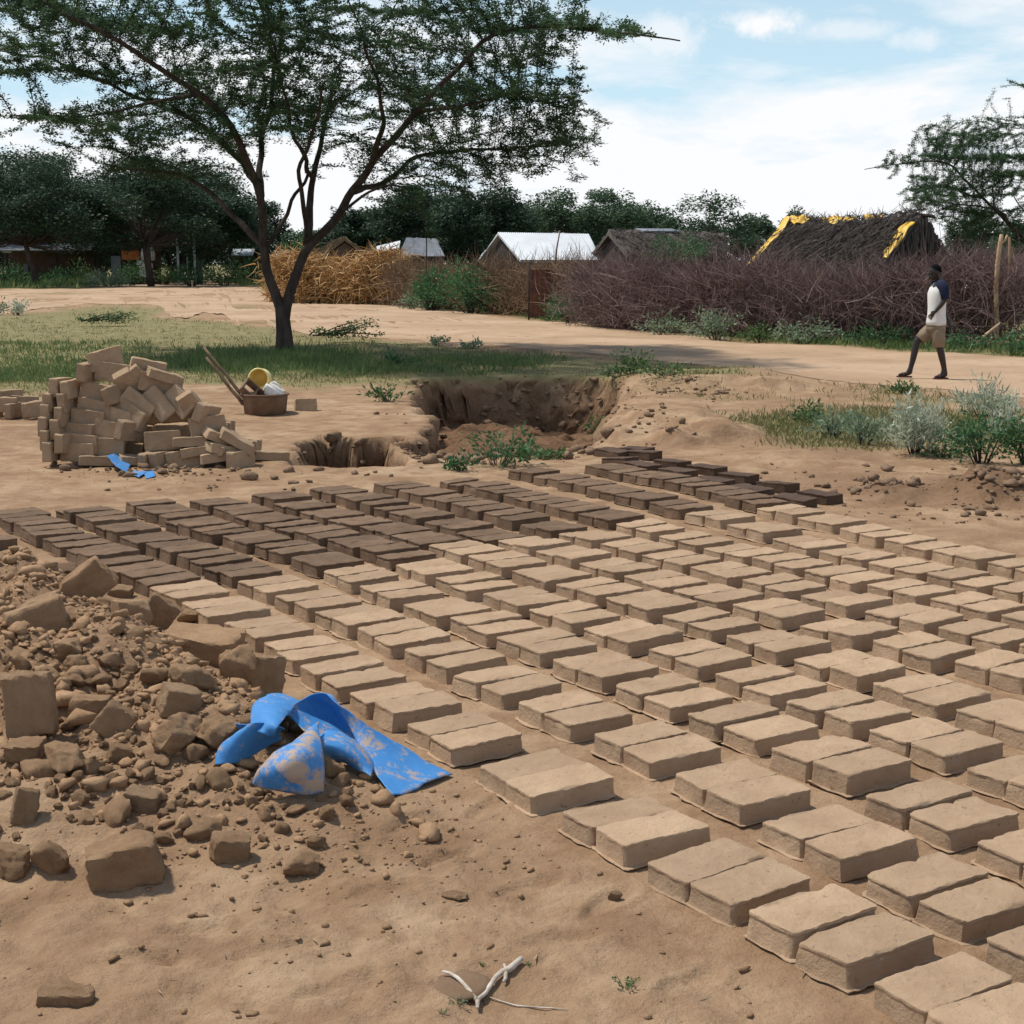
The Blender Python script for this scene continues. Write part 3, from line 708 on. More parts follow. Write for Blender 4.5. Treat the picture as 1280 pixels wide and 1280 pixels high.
# the middling clods, each told by what it lies next to
CM = [(clod_mesh('clod', 700+i, cuts=8+i % 5, lo_=.5, sub=3) if i % 3 else slab_clod('clod', 700+i, sub=3)) for i in range(12)]
for me in CM: me.materials.append(M['clod'])
LM = [(35,880,'the standing slab'),(252,810,'the long cracked slab'),(331,846,'the upright blocky lump'),(152,1080,'the large tapered fragment'),(215,919,'the big rounded clod'),(110,886,'the blunt brick end'),
      (45,775,'the wide sloping slab'),(108,735,'the pointed shard'),(197,768,'the pale wedge'),(80,950,'the lumpy clod'),(31,1006,'the small brick stub'),(288,1060,'the split clod'),(377,1084,'the flat-topped clod'),
      (66,1076,'the dark lump'),(360,985,'the front blue flap'),(290,945,'the left blue flap'),(142,903,'the slanting shard'),(175,1001,'the low slabby clod')]
used = set(); tries = 0; meds = []
while len(meds) < 150 and tries < 6000:
    tries += 1
    px = random.uniform(2, 440); py = random.uniform(745, 1110)
    x, y, z = on_ground(px, py)
    if line1_x(y)-x < .18 or heap(x, y) < .03+random.random()*.05: continue
    s = math.hypot(x, y, CAMH)/F; w = min(34, max(11, random.gammavariate(3, 6)))
    if any(math.hypot(px-q[0], (py-q[1])*1.3) < q[2]*.5+w*.35 for q in placed if q[2] < 200): continue
    cand = []
    for lx, ly, nm in LM:
        dx, dy = px-lx, py-ly; d = math.hypot(dx, dy)
        pos = ('right of' if dx > 0 else 'left of') if abs(dx) > abs(dy) else ('in front of' if dy > 0 else 'behind')
        cand.append((d, pos, nm))
    cand.sort(); size = 'fist-sized' if w > 22 else 'small' if w > 15 else 'tiny'
    lb = None
    for d, pos, nm in cand[:4]:
        for how in ('just', 'a little', 'farther'):
            t = f'{size} dry clod {how} {pos} {nm}' if how != 'a little' else f'{size} dry clod a little way {pos} {nm}'
            if how == 'just' and d > 75: continue
            if how == 'farther' and d < 45: continue
            if t not in used: lb = t; break
        if lb: break
    if not lb: continue
    used.add(lb); o = bpy.data.objects.new('clod', random.choice(CM)); COL.objects.link(o)
    o.scale = (w*s/2*1.15, w*s/2*random.uniform(.7, 1.1), w*s/2*random.uniform(.6, .95)); o.rotation_euler = [random.uniform(-.5, .5), random.uniform(-.5, .5), random.uniform(0, 6)]
    o.location = (x, y, z+w*s*.2); tag(o, lb, 'clod', 'clods of the rubble heap'); placed.append((px, py, w, '')); meds.append(o)
# crumbs: one loose mass
def crumbs(name, pts, sizes, mat, seed):
    protos = []
    for k in range(10):
        me = clod_mesh('tmp', 900+k, cuts=7+k, rough=.16, lo_=.42, sub=2 if name != 'pebbles' else 1); protos.append((np.array([v.co[:] for v in me.vertices]), np.array([p.vertices[:] for p in me.polygons]))); bpy.data.meshes.remove(me)
    r = np.random.default_rng(seed); VV = []; FF = []; n = 0
    for (x, y, z), s in zip(pts, sizes):
        V, T = protos[r.integers(10)]; a = r.uniform(0, 6.28); ca, sa = math.cos(a), math.sin(a)
        q = V*np.array([s*r.uniform(.8, 1.7), s*r.uniform(.7, 1.3), s*r.uniform(.6, 1.1)])
        q = np.column_stack([q[:, 0]*ca-q[:, 1]*sa, q[:, 0]*sa+q[:, 1]*ca, q[:, 2]])+np.array([x, y, z+s*.25]); VV.append(q); FF.append(T+n); n += len(V)
    o = np_mesh(name, np.concatenate(VV), np.concatenate(FF), mat, tri=True); return tag(o, kind='stuff')
pts = []; sz = []
r = np.random.default_rng(11)
X = r.uniform(-3.2, .2, 60000); Y = r.uniform(3.5, 8.8, 60000); H = heap(X, Y); keep = r.random(60000) < np.clip(H*5, 0, 1)*.26
X, Y = X[keep], Y[keep]; S = np.clip(r.gamma(1.5, .0072, len(X)), .003, .042)
X2 = r.uniform(-3.0, .3, 40000); Y2 = r.uniform(3.4, 8.6, 40000); k2 = r.random(40000) < np.clip(heap(X2, Y2)*7, 0, 1)*.42
X = np.concatenate([X, X2[k2]]); Y = np.concatenate([Y, Y2[k2]]); S = np.concatenate([S, r.uniform(.0022, .0060, k2.sum())])
P1 = np.column_stack([X, Y, gh(X, Y)])
tag(crumbs('crumbled_soil', P1, S, 'crumb', 1), 'crumbled loose soil covering the rubble heap', 'rubble')
X = r.uniform(-1.4, 1.2, 9000); Y = r.uniform(2.9, 5.4, 9000); k = (line1_x(Y)-X > .06) & (r.random(9000) < .04+.16*np.clip(fbm(X*1.7, Y*1.7, 3, 121)*2, 0, 1)+.45*np.exp(-((X+.5)/.5)**2-((Y-4.2)/.45)**2)*.9)
X, Y = X[k], Y[k]; S = np.clip(r.gamma(1.6, .0030, len(X)), .0015, .013)
tag(crumbs('pebbles', np.column_stack([X, Y, gh(X, Y)]), S, 'crumb', 2), 'crumbs and grit scattered on the bare foreground', 'pebbles')
X = []; Y = []
for (px, py, sx, sy, n) in ((1115, 612, 35, 10, 130), (1235, 612, 45, 20, 330), (1185, 640, 120, 12, 60), (860, 490, 70, 8, 160), (820, 545, 35, 15, 60), (280, 600, 200, 14, 60), (1060, 600, 150, 25, 90), (200, 588, 110, 8, 120), (640, 520, 110, 14, 160)):
    for _ in range(n):
        q = U(r.normal(px, sx*.6), r.normal(py, sy*.6)); X.append(q[0]); Y.append(q[1])
X = np.array(X); Y = np.array(Y); k = (Y > 2) & (Y < 26); X, Y = X[k], Y[k]; S = np.clip(r.gamma(1.3, .011, len(X)), .005, .05)
tag(crumbs('mud_crumbs', np.column_stack([X, Y, gh(X, Y)]), S, 'mudcrumb', 3), 'dark mud crumbs scattered beyond the brick rows and around the pit', 'crumbs')

# lumps broken from the faces of the diggings
X = r.uniform(-2.6, 3.4, 40000); Y = r.uniform(12.6, 24, 40000); wx, wy = pitness(X, Y); cv = np.maximum(carve(wx, wy, PIT, 1), carve(wx, wy, HOLE, 1)); k = (cv > .03) & (r.random(40000) < np.where(cv < .97, .10, .008))
X, Y = X[k], Y[k]; S = np.clip(r.gamma(1.5, .016, len(X)), .006, .065)
tag(crumbs('pit_crumbs', np.column_stack([X, Y, gh(X, Y)]), S, 'mudcrumb', 4), 'dark red-brown lumps on the crumbling faces of the pit', 'crumbs')
# straw and leaf litter trodden into the yard
X = r.uniform(-3, 5, 26000); Y = r.uniform(2.7, 20, 26000); k = r.random(26000) < .02+.22*np.clip(fbm(X*.9, Y*.9, 3, 131), 0, 1)*2*(1.15-sm(Y, 3, 16)); X, Y = X[k], Y[k]; n = len(X)
D = r.normal(size=(n, 3))*np.array([1, 1, .12]); V, Q = kites(np.column_stack([X, Y, gh(X, Y)+.003]), D, r.uniform(.010, .045, n), r.uniform(.0015, .006, n), np.tile([0, 0, 1.0], (n, 1))+r.normal(size=(n, 3))*.3)
tag(np_mesh('straw_litter', V, Q, 'litter'), 'bits of straw and dead leaf trodden into the yard', 'litter', kind='stuff')
# ------------------------------------------------------------------ blue plastic
def lifted(px, py, lift):
    """point seen at this pixel that stands this high over the ground below it"""
    x, y, z = on_ground(px, py); t = 1-lift/(CAMH-z)
    return (x*t, y*t, CAMH+(z-CAMH)*t)
def bez(C, n=16):
    """surface through a net of control points (any size)"""
    C = np.array([[lifted(*p) for p in row] for row in C]); a, b = C.shape[:2]
    def bern(m, t): return np.array([math.comb(m-1, k)*t**k*(1-t)**(m-1-k) for k in range(m)]).T
    t = np.linspace(0, 1, n); return np.einsum('ia,jb,abk->ijk', bern(a, t), bern(b, t), C)
def sheet(name, nets, mat, label, cat, group=None, thick=.003, wr=.006):
    mb = MB(); dust = []
    for net, d in nets:
        G = bez(net, 34)
        w = wr*fbm(G[..., 0]*13, G[..., 1]*13+G[..., 2]*11, 4, 44)+.009*(.35-np.abs(fbm(G[..., 0]*9+G[..., 2]*6, G[..., 1]*9-G[..., 2]*9, 2, 47))*1.6); G[..., 2] += w; G[..., 1] += w
        mb.grid([[tuple(p) for p in row] for row in G]); dust += [d]*(34*34)
    o = mb.build(name, mat, fix=False); a = o.data.attributes.new('dust', 'FLOAT', 'POINT'); a.data.foreach_set('value', np.array(dust, np.float32))
    s = o.modifiers.new('thickness', 'SOLIDIFY'); s.thickness = thick
    return tag(o, label, cat, group)
sheet('plastic_sheet', [
 # left flap, a half cone open to the right
 ([[(300,914,.06),(322,892,.15),(356,912,.10)],[(266,934,.03),(302,912,.10),(344,916,.05)],[(270,957,.015),(305,958,.02),(352,922,.02)]], .10),
 # rounded roll at the upper left
 ([[(315,912,.06),(306,864,.13),(352,862,.17),(376,878,.14)],[(328,918,.09),(322,884,.20),(350,876,.24),(366,888,.20)],[(344,924,.06),(342,908,.13),(354,900,.17),(362,892,.17)]], .06),
 # inner hollow, steep and dark
 ([[(354,890,.15),(374,874,.20),(402,860,.26),(414,871,.24)],[(366,902,.10),(388,894,.11),(414,886,.13),(442,912,.12)],[(380,916,.06),(398,922,.06),(426,930,.06),(460,940,.04)]], .16),
 # front triangle with rolled lower edge
 ([[(399,902,.20),(398,904,.20),(397,908,.19)],[(354,930,.13),(376,926,.20),(402,934,.16)],[(316,962,.07),(358,950,.17),(407,958,.10)],[(317,978,.025),(352,1000,.02),(404,988,.02)]], .40),
 # long strip running down to the right
 ([[(408,868,.25),(418,874,.22)],[(444,900,.20),(446,924,.13)],[(486,926,.12),(456,950,.05)],[(524,946,.04),(470,972,.03)],[(566,967,.012),(492,993,.012)]], .24),
 # tube between triangle and strip
 ([[(398,918,.12),(424,908,.16),(446,922,.13),(468,952,.05)],[(402,932,.14),(430,928,.18),(450,938,.14),(467,962,.05)],[(406,944,.05),(428,954,.05),(450,962,.04),(463,972,.03)]], .28),
 ([[(294,905,.05),(332,905,.07)],[(297,911,.04),(334,912,.05)]], .3),
], 'tarp', 'crumpled dusty blue plastic sheet lying against the rubble heap', 'plastic sheet')
sheet('plastic_sheet', [([[(134,569,.12),(147,567,.10)],[(140,580,.08),(151,571,.07)],[(158,591,.02),(163,582,.03)]], .15), ([[(160,594,.012),(168,588,.03)],[(174,596,.012),(184,590,.02)]], .3), ([[(180,592,.015),(192,588,.03)],[(183,598,.008),(194,596,.008)]], .1)],
      'tarp', 'torn scraps of blue plastic at the foot of the tumbled brick pile', 'plastic scrap')

# ------------------------------------------------------------------ forked stick, flat stone, root, half-buried things
def gp(px, py, lift=0.0):
    x, y, z = on_ground(px, py); return Vector((x, y, z+lift))
mb = MB(); c = gp(576, 1231)
mb.lathe([(0, -.01), (.060, -.008), (.071, -.002), (.069, .003), (.055, .006), (.03, .0075), (.0005, .008)], 40, (0, 0, 0), sx=1, sy=1.05)
for i, v in enumerate(mb.v):
    k = 1+.05*math.sin(math.atan2(v[1], v[0])*3+1)+.03*math.sin(math.atan2(v[1], v[0])*5); mb.v[i] = (v[0]*k, v[1]*k, v[2])
o = mb.build('flat_stone', 'stone'); o.location = c; tag(o, 'flat brown oval stone half sunk in the ground under the forked stick', 'stone')
mb = MB()
def P(l, w=.012): return [gp(x, y, w) for x, y in l]
mb.tube(P([(553, 1221), (562, 1223), (572, 1229), (581, 1238), (590, 1249), (597, 1258)], .014), [.003, .0042, .0048, .005, .0056, .006], 7)
mb.tube(P([(597, 1266), (597, 1256), (607, 1247), (614, 1236), (620, 1227), (628, 1221), (636, 1218), (644, 1211), (652, 1204)], .013), [.004, .0065, .006, .0058, .0062, .0075, .0085, .0078, .0068], 7)
mb.tube(P([(632, 1220), (632, 1229), (629, 1233)], .012), [.006, .005, .003], 6)
mb.tube(P([(633, 1219), (630, 1212)], .014), [.005, .003], 6)
o = mb.build('forked_stick', 'stick'); tag(o, 'bleached forked stick resting on the flat brown stone', 'stick')
mb = MB(); mb.tube(P([(611, 1248), (628, 1254), (646, 1259), (668, 1261), (690, 1262), (710, 1264)], .004), [.0016, .002, .0022, .002, .0018, .001], 5)
o = mb.build('thin_root', 'stick'); tag(o, 'thin pale root lying on the ground right of the forked stick', 'root')
# ------------------------------------------------------------------ basin and tools
bc = gp(330, 518); bz = bc.z
t = empty('basin', (bc.x, bc.y+.1, bz-.004)); tag(t, 'muddy brown plastic basin holding tools and containers on the sand', 'basin')
mb = MB(); mb.lathe([(.001, .0), (.225, .0), (.240, .012), (.262, .20), (.268, .232), (.258, .232), (.246, .2), (.226, .02), (.001, .016)], 40); mb.build('bowl', 'basin', t)
mb = MB(); mb.lathe([(.268, .222), (.281, .224), (.283, .236), (.276, .243), (.262, .241), (.258, .233)], 40); mb.build('rim', 'basin', t)
B0 = Vector((bc.x, bc.y+.1, bz))
def bpx(px, py, dy=0): return at(px, py, B0.y+dy)
for k, (a, b, lb) in enumerate((((255, 434), (309, 503), 'longer of two thin poles leaning in the muddy basin'), ((258, 447), (304, 506), 'shorter of two thin poles leaning in the muddy basin'))):
    A = bpx(*a, .1-.12*k); E_ = bpx(*b, -.02-.06*k); mb = MB()
    pts = [A.lerp(E_, s)+Vector((random.uniform(-.006, .006), 0, random.uniform(-.006, .006))) for s in np.linspace(0, 1, 7)]
    mb.tube(pts, [.013, .016, .017, .019, .02, .022, .022], 8); o = mb.build('pole', 'mould'); tag(o, lb, 'pole', 'poles in the basin')
t = empty('brick_mould', bpx(318, 492, -.04)); tag(t, 'mud-caked wooden brick mould propped in the muddy basin', 'brick mould')
rm = Matrix.Rotation(R(-38), 4, 'Y')@Matrix.Rotation(R(-28), 4, 'X')
for nm, c_, d_ in (('side_board', (0, .09, 0), (.34, .018, .09)), ('side_board', (0, -.09, 0), (.34, .018, .09)), ('end_board', (.16, 0, 0), (.018, .162, .09)), ('end_board', (-.16, 0, 0), (.018, .162, .09)), ('divider', (0, 0, -.004), (.018, .162, .075))):
    mb = MB(); mb.box(c_, d_, jit=.002); o = mb.build(nm, 'mould', t, smooth=False)
t.rotation_euler = (Matrix.Rotation(R(52), 3, 'Y')@Matrix.Rotation(R(30), 3, 'X')@Matrix.Rotation(R(15), 3, 'Z')).to_euler()
# yellow jug lying with its open mouth to the viewer
t = empty('yellow_jug', bpx(323, 473, .03)); tag(t, 'yellow plastic jug lying on the tools with its open mouth forward', 'jug')
mb = MB(); mb.lathe([(.001, -.20), (.10, -.20), (.114, -.18), (.118, -.02), (.122, 0), (.112, .006), (.104, -.004)], 32); mb.build('body', 'jugyellow', t)
mb = MB(); mb.lathe([(.104, -.006), (.098, -.10), (.09, -.16), (.001, -.165)], 32); mb.build('inside', 'jugin', t)
mb = MB(); mb.tube([(-.11, -.03, -.02), (-.155, -.045, -.03), (-.165, -.04, -.09), (-.112, -.02, -.15)], .014, 8); mb.build('handle', 'jugyellow', t)
t.rotation_euler = (R(86), 0, R(-4))
t = empty('white_jerrycan', bpx(343, 490, -.03)); tag(t, 'white plastic jerrycan lying slanted in the muddy basin', 'jerrycan')
bm = bmesh.new(); bmesh.ops.create_cube(bm, size=1); bmesh.ops.scale(bm, vec=(.25, .14, .15), verts=bm.verts)
bmesh.ops.bevel(bm, geom=bm.edges[:], offset=.035, segments=4, affect='EDGES'); me = bpy.data.meshes.new('body'); bm.to_mesh(me); bm.free(); me.shade_smooth(); jb = link_mesh('body', me, 'jerry', t); jb.modifiers.new('even', 'WEIGHTED_NORMAL')
mb = MB(); mb.lathe([(.001, .02), (.022, .02), (.024, .0), (.024, -.014)], 20, (.075, -.085, .0), Matrix.Rotation(R(90), 3, 'X')); mb.build('cap', 'rust', t)
mb = MB(); mb.tube([(-.08, 0, .07), (-.06, 0, .10), (.02, 0, .10), (.04, 0, .07)], .011, 8); mb.build('handle', 'jerry', t)
t.rotation_euler = (0, R(31), R(-6))

# ------------------------------------------------------------------ trees
def kd_near(pts):
    k = kdtree.KDTree(len(pts))
    for i, p in enumerate(pts): k.insert(p, i)
    k.balance(); return k
def grow(nodes, parent, attractors, step, infl, kill, iters):
    A = [Vector(a) for a in attractors]; alive = [True]*len(A)
    for it in range(iters):
        kd = kd_near(nodes); pull = {}
        n_alive = 0
        for i, a in enumerate(A):
            if not alive[i]: continue
            co, j, d = kd.find(a)
            if d < kill: alive[i] = False; continue
            n_alive += 1
            if d < infl:
                v = (a-co)/d
                if j in pull: pull[j] += v
                else: pull[j] = v.copy()
        if not pull or not n_alive: break
        added = 0
        for j, v in pull.items():
            v = v+Vector((random.uniform(-.25, .25), random.uniform(-.25, .25), random.uniform(-.2, .2)))
            if v.length < 1e-3: continue
            p = nodes[j]+v.normalized()*step
            if (p-nodes[j]).length < 1e-4: continue
            nodes.append(p); parent.append(j); added += 1
        if len(nodes) > 26000: break
    return nodes, parent
def chains(nodes, parent, rad):
    kids = [[] for _ in nodes]
    for i, p in enumerate(parent):
        if p >= 0: kids[p].append(i)
    roots = [i for i, p in enumerate(parent) if p < 0]; out = []; st = [(r_, None) for r_ in roots]
    while st:
        i, pre = st.pop(); ch = [] if pre is None else [pre]; ch.append(i)
        while kids[i]:
            ks = sorted(kids[i], key=lambda q: -rad[q]); 
            for q in ks[1:]: st.append((q, i))
            i = ks[0]; ch.append(i)
        out.append(ch)
    return out

def main_tree():
    Y0 = 28.29
    T = empty('acacia_tree', (at(357, 446, Y0).x, Y0, gz(-4.32, Y0)-.02)); org = T.location.copy()
    tag(T, 'large flat-topped acacia tree with a forked trunk standing between grass and road', 'tree')
    Ls = [
     ('trunk', [(356,448,0),(357,432,0),(355,412,0),(353,396,0),(352,383,0)], .16, .125),
     ('limb', [(355,404,0),(350,383,0),(343,362,0),(335,338,0),(331,310,-.1),(328,280,-.3),(326,252,-.5),(316,222,-.8),(302,185,-1.2),(278,145,-1.5),(250,118,-1.8),(200,88,-2.2),(147,52,-2.6),(80,15,-3)], .102, .03),
     ('limb', [(355,404,0),(356,383,0),(363,362,0),(372,338,.1),(385,305,.2),(408,285,.2),(425,265,-.1),(440,240,-.4),(465,205,-.9),(495,170,-1.2),(530,130,-1.5),(570,85,-1.6),(600,50,-1.6),(640,33,-1.7),(700,36,-1.8),(760,42,-1.9),(800,44,-1.9),(850,53,-2)], .106, .012),
     ('limb', [(331,310,-.1),(318,296,.2),(302,282,.5),(283,262,1.0),(262,240,1.4),(225,220,2.0),(180,210,2.6),(130,206,3.0)], .07, .02),
     ('limb', [(326,245,-.5),(323,205,.6),(330,170,1.0),(340,120,1.5),(348,70,2),(352,10,2.4)], .075, .025),
     ('limb', [(318,225,-.8),(300,200,.8),(255,160,1.5),(200,130,2),(120,100,2.6),(60,72,3),(-20,60,3.4)], .075, .016),
     ('limb', [(384,306,.2),(386,270,.6),(392,225,1.1),(400,180,1.7),(410,130,2.2),(425,80,2.7)], .085, .025),
     ('limb', [(440,240,-.4),(470,235,.6),(500,215,1.1),(530,192,1.6),(580,185,2.1),(640,188,2.6),(700,180,3)], .065, .015),
     ('limb', [(425,265,-.1),(455,245,-.8),(490,232,-1.5),(520,240,-2.0),(530,270,-2.2),(534,310,-2.4),(536,340,-2.4)], .032, .008),
     ('limb', [(392,225,1.1),(375,190,-.2),(360,150,-1.3),(352,110,-1.9),(345,60,-2.6)], .05, .02),
     ('limb', [(465,205,-.9),(480,150,-2),(470,100,-2.8),(455,50,-3.4)], .06, .02),
     ('limb', [(331,312,-.1),(348,285,.3),(372,245,.8),(385,215,1.4)], .045, .03),
     ('limb', [(520,140,-1.4),(580,130,-.8),(640,118,0),(690,130,.6)], .04, .012),
     ('limb', [(250,118,-1.8),(190,128,-1.9),(120,140,-2.2),(60,148,-2.6),(15,143,-2.8)], .035, .010),
     ('limb', [(385,304,.2),(378,265,-.5),(372,215,-1.3),(392,165,-2.2),(402,110,-3.2)], .055, .02),
    ]
    nodes = []; parent = []; radius = []
    wood = MB(); trunk = MB()
    for li, (nm, pts, r0, r1) in enumerate(Ls):
        P = [at(a, b, Y0+c) for a, b, c in pts]
        # resample with a natural wander
        Q = []
        for i in range(len(P)-1):
            n = max(1, int((P[i+1]-P[i]).length/.17))
            for k in range(n): Q.append(P[i].lerp(P[i+1], k/n))
        Q.append(P[-1])
        for _ in range(2): Q = [Q[0]]+[(Q[i-1]+Q[i]*2+Q[i+1])/4 for i in range(1, len(Q)-1)]+[Q[-1]]
        w = .05 if li > 2 else .035
        ph = random.uniform(0, 50)
        Q = [q+Vector((w*float(vnoise(i*.35+ph, 0)), w*float(vnoise(i*.35+ph, 9)), w*float(vnoise(i*.35+ph, 19))))*min(1, i/4)*(li > 0) for i, q in enumerate(Q)]
        Rr = [r0+(r1-r0)*(i/(len(Q)-1))**.8 for i in range(len(Q))]
        if li == 0: Rr = [a*(1+.35*math.exp(-i/1.3)) for i, a in enumerate(Rr)]; trunk.tube(Q, Rr, 14)
        else: wood.tube(Q, Rr, 9)
        if li > 0:
            s = len(nodes)
            for i, q in enumerate(Q):
                nodes.append(q); parent.append(s+i-1 if i else -1)
    nl = len(nodes)
    # where foliage wants to be: flat layered pads below an umbrella top
    cx, cy = at(375, 300, Y0).x, Y0
    A = []; tries = 0
    while len(A) < 11000 and tries < 160000:
        tries += 1
        u, v = random.uniform(-1, 1), random.uniform(-1, 1); q = math.hypot(u, v)
        if q > 1: continue
        x = cx+u*(5.5 if u > 0 else 6.6)-.1; y = cy+v*4.6
        top = 8.2-1.5*q*q; bot = 3.75+.9*q**2+.25*math.sin(x*1.9+y)+.3*float(vnoise(x*.9, y*.9, 3))
        if u > .3 and q > .6: bot -= .25
        z = bot+(top-bot)*random.random()**.95
        lev = round(z/.58); z = (lev+.55*float(vnoise(x*.45+lev*5.1, y*.45, 8)))*.58+random.gauss(0, .05)
        if float(fbm(np.array(x*.55+lev*7.3), np.array(y*.55-lev*3.7), 3, 11)) < -.17+.13*q: continue
        if z > 7.4 and random.random() < .5: continue
        A.append((x, y, z))
    # a few hanging sprays and the thin right and left extremities
    for (a, b, d, sx, sy, n) in ((770,44,-1.9,36,13,60),(720,30,-1.8,60,22,120),(640,22,-1.7,70,25,120),(700,168,2.6,40,26,130),(660,175,1.6,60,22,120),(690,118,.5,45,20,80),(55,145,-2.6,50,10,60),(80,60,2,70,26,150),(30,55,3,40,16,80),(130,170,1.5,70,22,120),(560,215,.6,50,22,90),(520,250,-2,30,28,50),(640,205,1.5,70,18,190),(585,228,.2,60,20,130),(690,150,1.2,50,24,150),(700,182,2.4,40,14,100),(200,215,2.2,70,14,80),(105,95,1,60,20,80),(40,20,-2,40,30,90)):
        for _ in range(n):
            p = at(random.gauss(a, sx*.55), random.gauss(b, sy*.5), Y0+d+random.gauss(0, .6)); A.append(tuple(p))
    nodes, parent = grow(nodes, parent, A, .15, 1.5, .19, 120)
    kids = [0]*len(nodes); r2 = [0.0]*len(nodes)
    for i in range(len(nodes)-1, nl-1, -1):
        if r2[i] == 0: r2[i] = .0055**2
        p = parent[i]
        if p >= 0: r2[p] += r2[i]*.86; kids[p] += 1
    rad = [min(.045, math.sqrt(max(x, 1e-9))) for x in r2]
    sub_n = list(range(nl, len(nodes)))
    # side branches as chains
    kk = [[] for _ in nodes]
    for i in sub_n: kk[parent[i]].append(i)
    tw = MB(); st = []
    for i in range(nl):
        for q in kk[i]: st.append((i, q))
    while st:
        pre, i = st.pop(); ch = [pre, i]
        while kk[i]:
            ks = sorted(kk[i], key=lambda q: -rad[q])
            for q in ks[1:]: st.append((i, q))
            i = ks[0]; ch.append(i)
        tw.tube([nodes[c] for c in ch], [min(rad[ch[1]], .04)]+[rad[c] for c in ch[1:]], 4 if rad[ch[1]] < .012 else 5, cap=False)
    trunk.build('trunk', 'bark', T, origin=org).location = (0, 0, 0)
    wood.build('limbs', 'bark', T, origin=org).location = (0, 0, 0)
    tw.build('branches', 'twig', T, origin=org, fix=False).location = (0, 0, 0)
    # leaves along the thin twigs, in flat sprays
    Nn = np.array([n[:] for n in nodes]); Pn = np.array([Nn[p] if p >= 0 else Nn[i] for i, p in enumerate(parent)])
    rr = np.array(rad); idx = np.array([i for i in sub_n if rad[i] < .013])
    dirn = Nn[idx]-Pn[idx]
    n = len(idx); K = 46
    base = np.repeat(Nn[idx], K, 0)-np.repeat(dirn, K, 0)*rng.random((n*K, 1))
    D = rng.normal(size=(n*K, 3))*np.array([1, 1, .28])+unit(np.repeat(dirn, K, 0))*.5*np.array([1, 1, .5])+np.array([0, 0, .10])
    base = base+unit(D)*rng.random((n*K, 1))*.085
    side = rng.normal(size=(n*K, 3))*.35+np.array([0, 0, 1.0])
    keep = rng.random(n*K) < np.where(np.repeat(Nn[idx][:, 2], K) > 6.9, .5, .92)
    V, Q = kites(base[keep], D[keep], rng.uniform(.042, .082, keep.sum()), rng.uniform(.022, .039, keep.sum()), side[keep])
    V = V-np.array(org); np_mesh('crown', V, Q, 'leaf', T)
    print('main tree nodes', len(nodes), 'leaves', int(keep.sum()))
main_tree()

def bg_tree(name, px, Y, h_px, w_px, label, seed, dome=.28, mat='leaf_far', lean=0, leaf=.2, dens=1.0, flat=.33, trunks=2, low=.28, group='trees in the background', pads=None, tr=.16):
    """spreading thorn tree: px of trunk, top and width in pixels at distance Y"""
    rs = random.Random(seed); r = np.random.default_rng(seed)
    x0 = (px-640)/F*Y; z0 = gz(x0, Y) if Y < 300 else 0
    zt = at(px, h_px, Y).z; H = zt-z0; W = w_px/F*Y*1.0
    T = empty(name, (x0, Y, z0-.05)); tag(T, label, 'tree', group)
    wood = MB(); tk = MB(); crown = []
    npad = pads or int(16+10*dens)
    tips = []
    for k in range(npad):
        a = rs.uniform(0, 6.283); q = math.sqrt(rs.random()); ux, uy = math.cos(a)*q, math.sin(a)*q
        top_z = H*(1-dome*q*q-.06*rs.random()); bot_z = H*(low+.18*q)
        z = bot_z+(top_z-bot_z)*rs.random()**.7
        tips.append((lean*H+ux*W*.43, uy*W*.36, z-.06*H, W*rs.uniform(.10, .20), H*rs.uniform(.045, .085)))
    forks = []
    for k in range(trunks):
        a = rs.uniform(0, 6.283); f = Vector((lean*H*.4+math.cos(a)*W*.07, math.sin(a)*W*.07, H*rs.uniform(.28, .4)))
        tk.tube([Vector((math.cos(a)*.12, math.sin(a)*.12, 0)), f*.5+Vector((rs.uniform(-.1, .1), 0, 0)), f], [tr*H/6, tr*H/6*.75, tr*H/6*.55], 8); forks.append(f)
    for (x, y, z, sx, sz) in tips:
        p = Vector((x, y, z)); f = min(forks, key=lambda q: (q-p).length); m = f.lerp(p, .5)+Vector((rs.uniform(-.1, .1)*W*.2, 0, -.05*H+rs.uniform(-.05, .05)*H))
        q1 = f.lerp(m, .5); q2 = m.lerp(p, .5)+Vector((0, 0, -.01*H))
        wood.tube([f, q1, m, q2, p], [tr*H/6*.38, tr*H/6*.3, tr*H/6*.22, tr*H/6*.13, tr*H/6*.05], 5, cap=False)
        n = int(330*dens*(sx/(W*.15))**1.5)
        u = r.normal(size=(n, 3)); u = unit(u)*np.cbrt(r.random((n, 1)))
        c = np.array([x, y, z+.03*H])+u*np.array([sx, sx, sz*1.3]); c[:, 2] += sz*.8*vnoise(c[:, 0]*2.2/W*6, c[:, 1]*2.2/W*6, seed % 40)
        crown.append(c)
        # twig ends poking out
        for _ in range(5):
            a = rs.uniform(0, 6.283); e = p+Vector((math.cos(a)*sx*1.05, math.sin(a)*sx*1.05, rs.uniform(-.2, .9)*sz)); wood.tube([p, p.lerp(e, .5)+Vector((0, 0, .02*H)), e], [tr*H/6*.06, tr*H/6*.04, .006], 4, cap=False)
    C = np.concatenate(crown); n = len(C); D = r.normal(size=(n, 3))*np.array([1, 1, .4]); side = r.normal(size=(n, 3))*.6+np.array([0, 0, 1.0])
    V, Q = kites(C, D, r.uniform(.7, 1.4, n)*leaf, r.uniform(.3, .55, n)*leaf, side)
    tk.build('trunk', 'bark', T); wood.build('limbs', 'bark', T, fix=False); np_mesh('crown', V, Q, mat, T)
    return T
